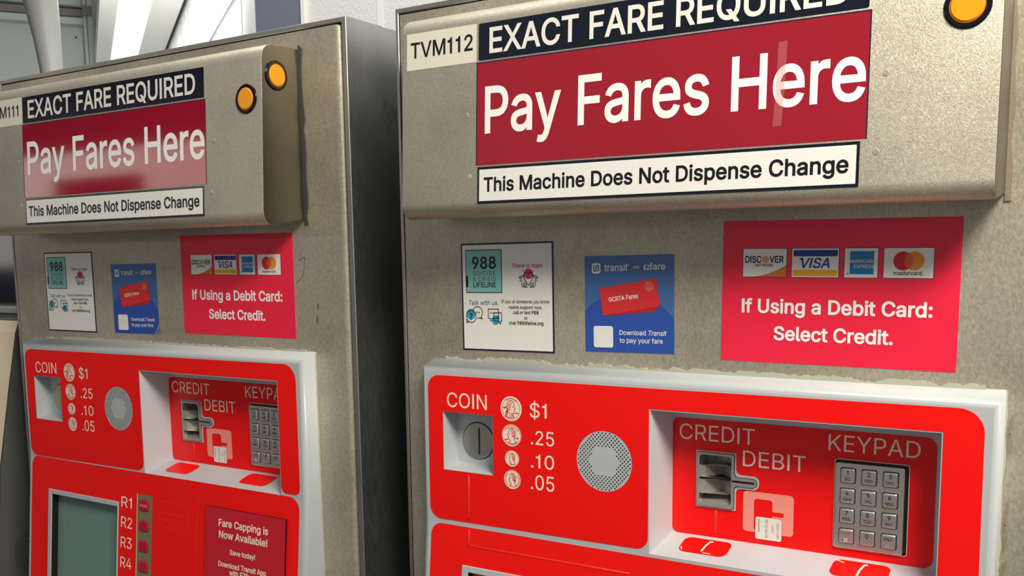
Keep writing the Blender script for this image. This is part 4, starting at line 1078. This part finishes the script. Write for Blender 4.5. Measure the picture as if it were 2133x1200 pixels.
# beam across the far wall
Bm = bpy.data.objects.new('steel_beam', None); COL.objects.link(Bm)
mb = MB(); hbox(mb, AEND - 60, AEND - 2, -3000, 165, 1984, 2060, 'far_beam'); hbox(mb, AEND - 64, AEND - 2, -3000, 165, 2060, 2072, 'gap_dark'); mb.build('web', Bm, 'dark face of the beam')
mb = MB(); hbox(mb, AEND - 120, AEND - 2, -3000, 160, 1936, 1984, 'far_flange'); mb.build('flange', Bm, 'pale lower flange')
tag(Bm, 'steel beam with a pale lower flange across the far grey wall', 'beam')
Ct = bpy.data.objects.new('wall_conduit', None); COL.objects.link(Ct)
mb = MB()
for b, r in ((112, 13), (148, 22)):
    mb.add([H(AEND - 150 + r * math.sin(t) * 1.0, b + r * math.cos(t), z) for z in (-1360, 3500) for t in [2 * math.pi * i / 12 for i in range(12)]],
           [(i, (i + 1) % 12, 12 + (i + 1) % 12, 12 + i) for i in range(12)], 'far_grey', True)
mb.build('pipe', Ct)
mb = MB(); hbox(mb, AEND - 185, AEND - 125, 96, 165, 1990, 2062, 'far_beam'); mb.build('clamp', Ct)
mb = MB(); hbox(mb, AEND - 15, AEND - 2, 38, 50, 1855, 1866, 'gap_dark'); mb.build('bolt', Ct)
tag(Ct, 'thin grey conduits running up the far wall by the ceiling edge', 'conduit')
# flared round column in front of the far wall
mb = MB()
zs = [(-1360, 46), (900, 50), (1103, 52), (1250, 62), (1440, 80), (1700, 104), (2400, 130)]
nn = 28
pts = [H(5500 + r * math.sin(t), -40 - r + r * math.cos(t), z) for z, r in zs for t in [2 * math.pi * i / nn for i in range(nn)]]
mb.add(pts, [(k * nn + i, k * nn + (i + 1) % nn, (k + 1) * nn + (i + 1) % nn, (k + 1) * nn + i) for k in range(len(zs) - 1) for i in range(nn)], 'pipe_grey', True)
tag(mb.build('column'), 'round pale grey column, wider towards its top, at the upper left', 'column')

# unseen hall wall, with a glowing band added as glare for the left sign
mb = MB()
mb.box((-11000, -5200, -1360), (-4300, -5000, 1150), 'hall_wall'); mb.box((-11000, -5200, 1660), (-4300, -5000, 3200), 'hall_wall')
mb.box((-8250, -5000, 1000), (-6950, -4950, 1385), 'hall_wall')  # unseen block added to darken the lower left of the sign's reflection
struct(mb.build('wall_front'))
mb = MB(); mb.box((-11000, -5120, 1150), (-4300, -5080, 1660), 'glare_glow')
struct(mb.build('glow_band_1'))
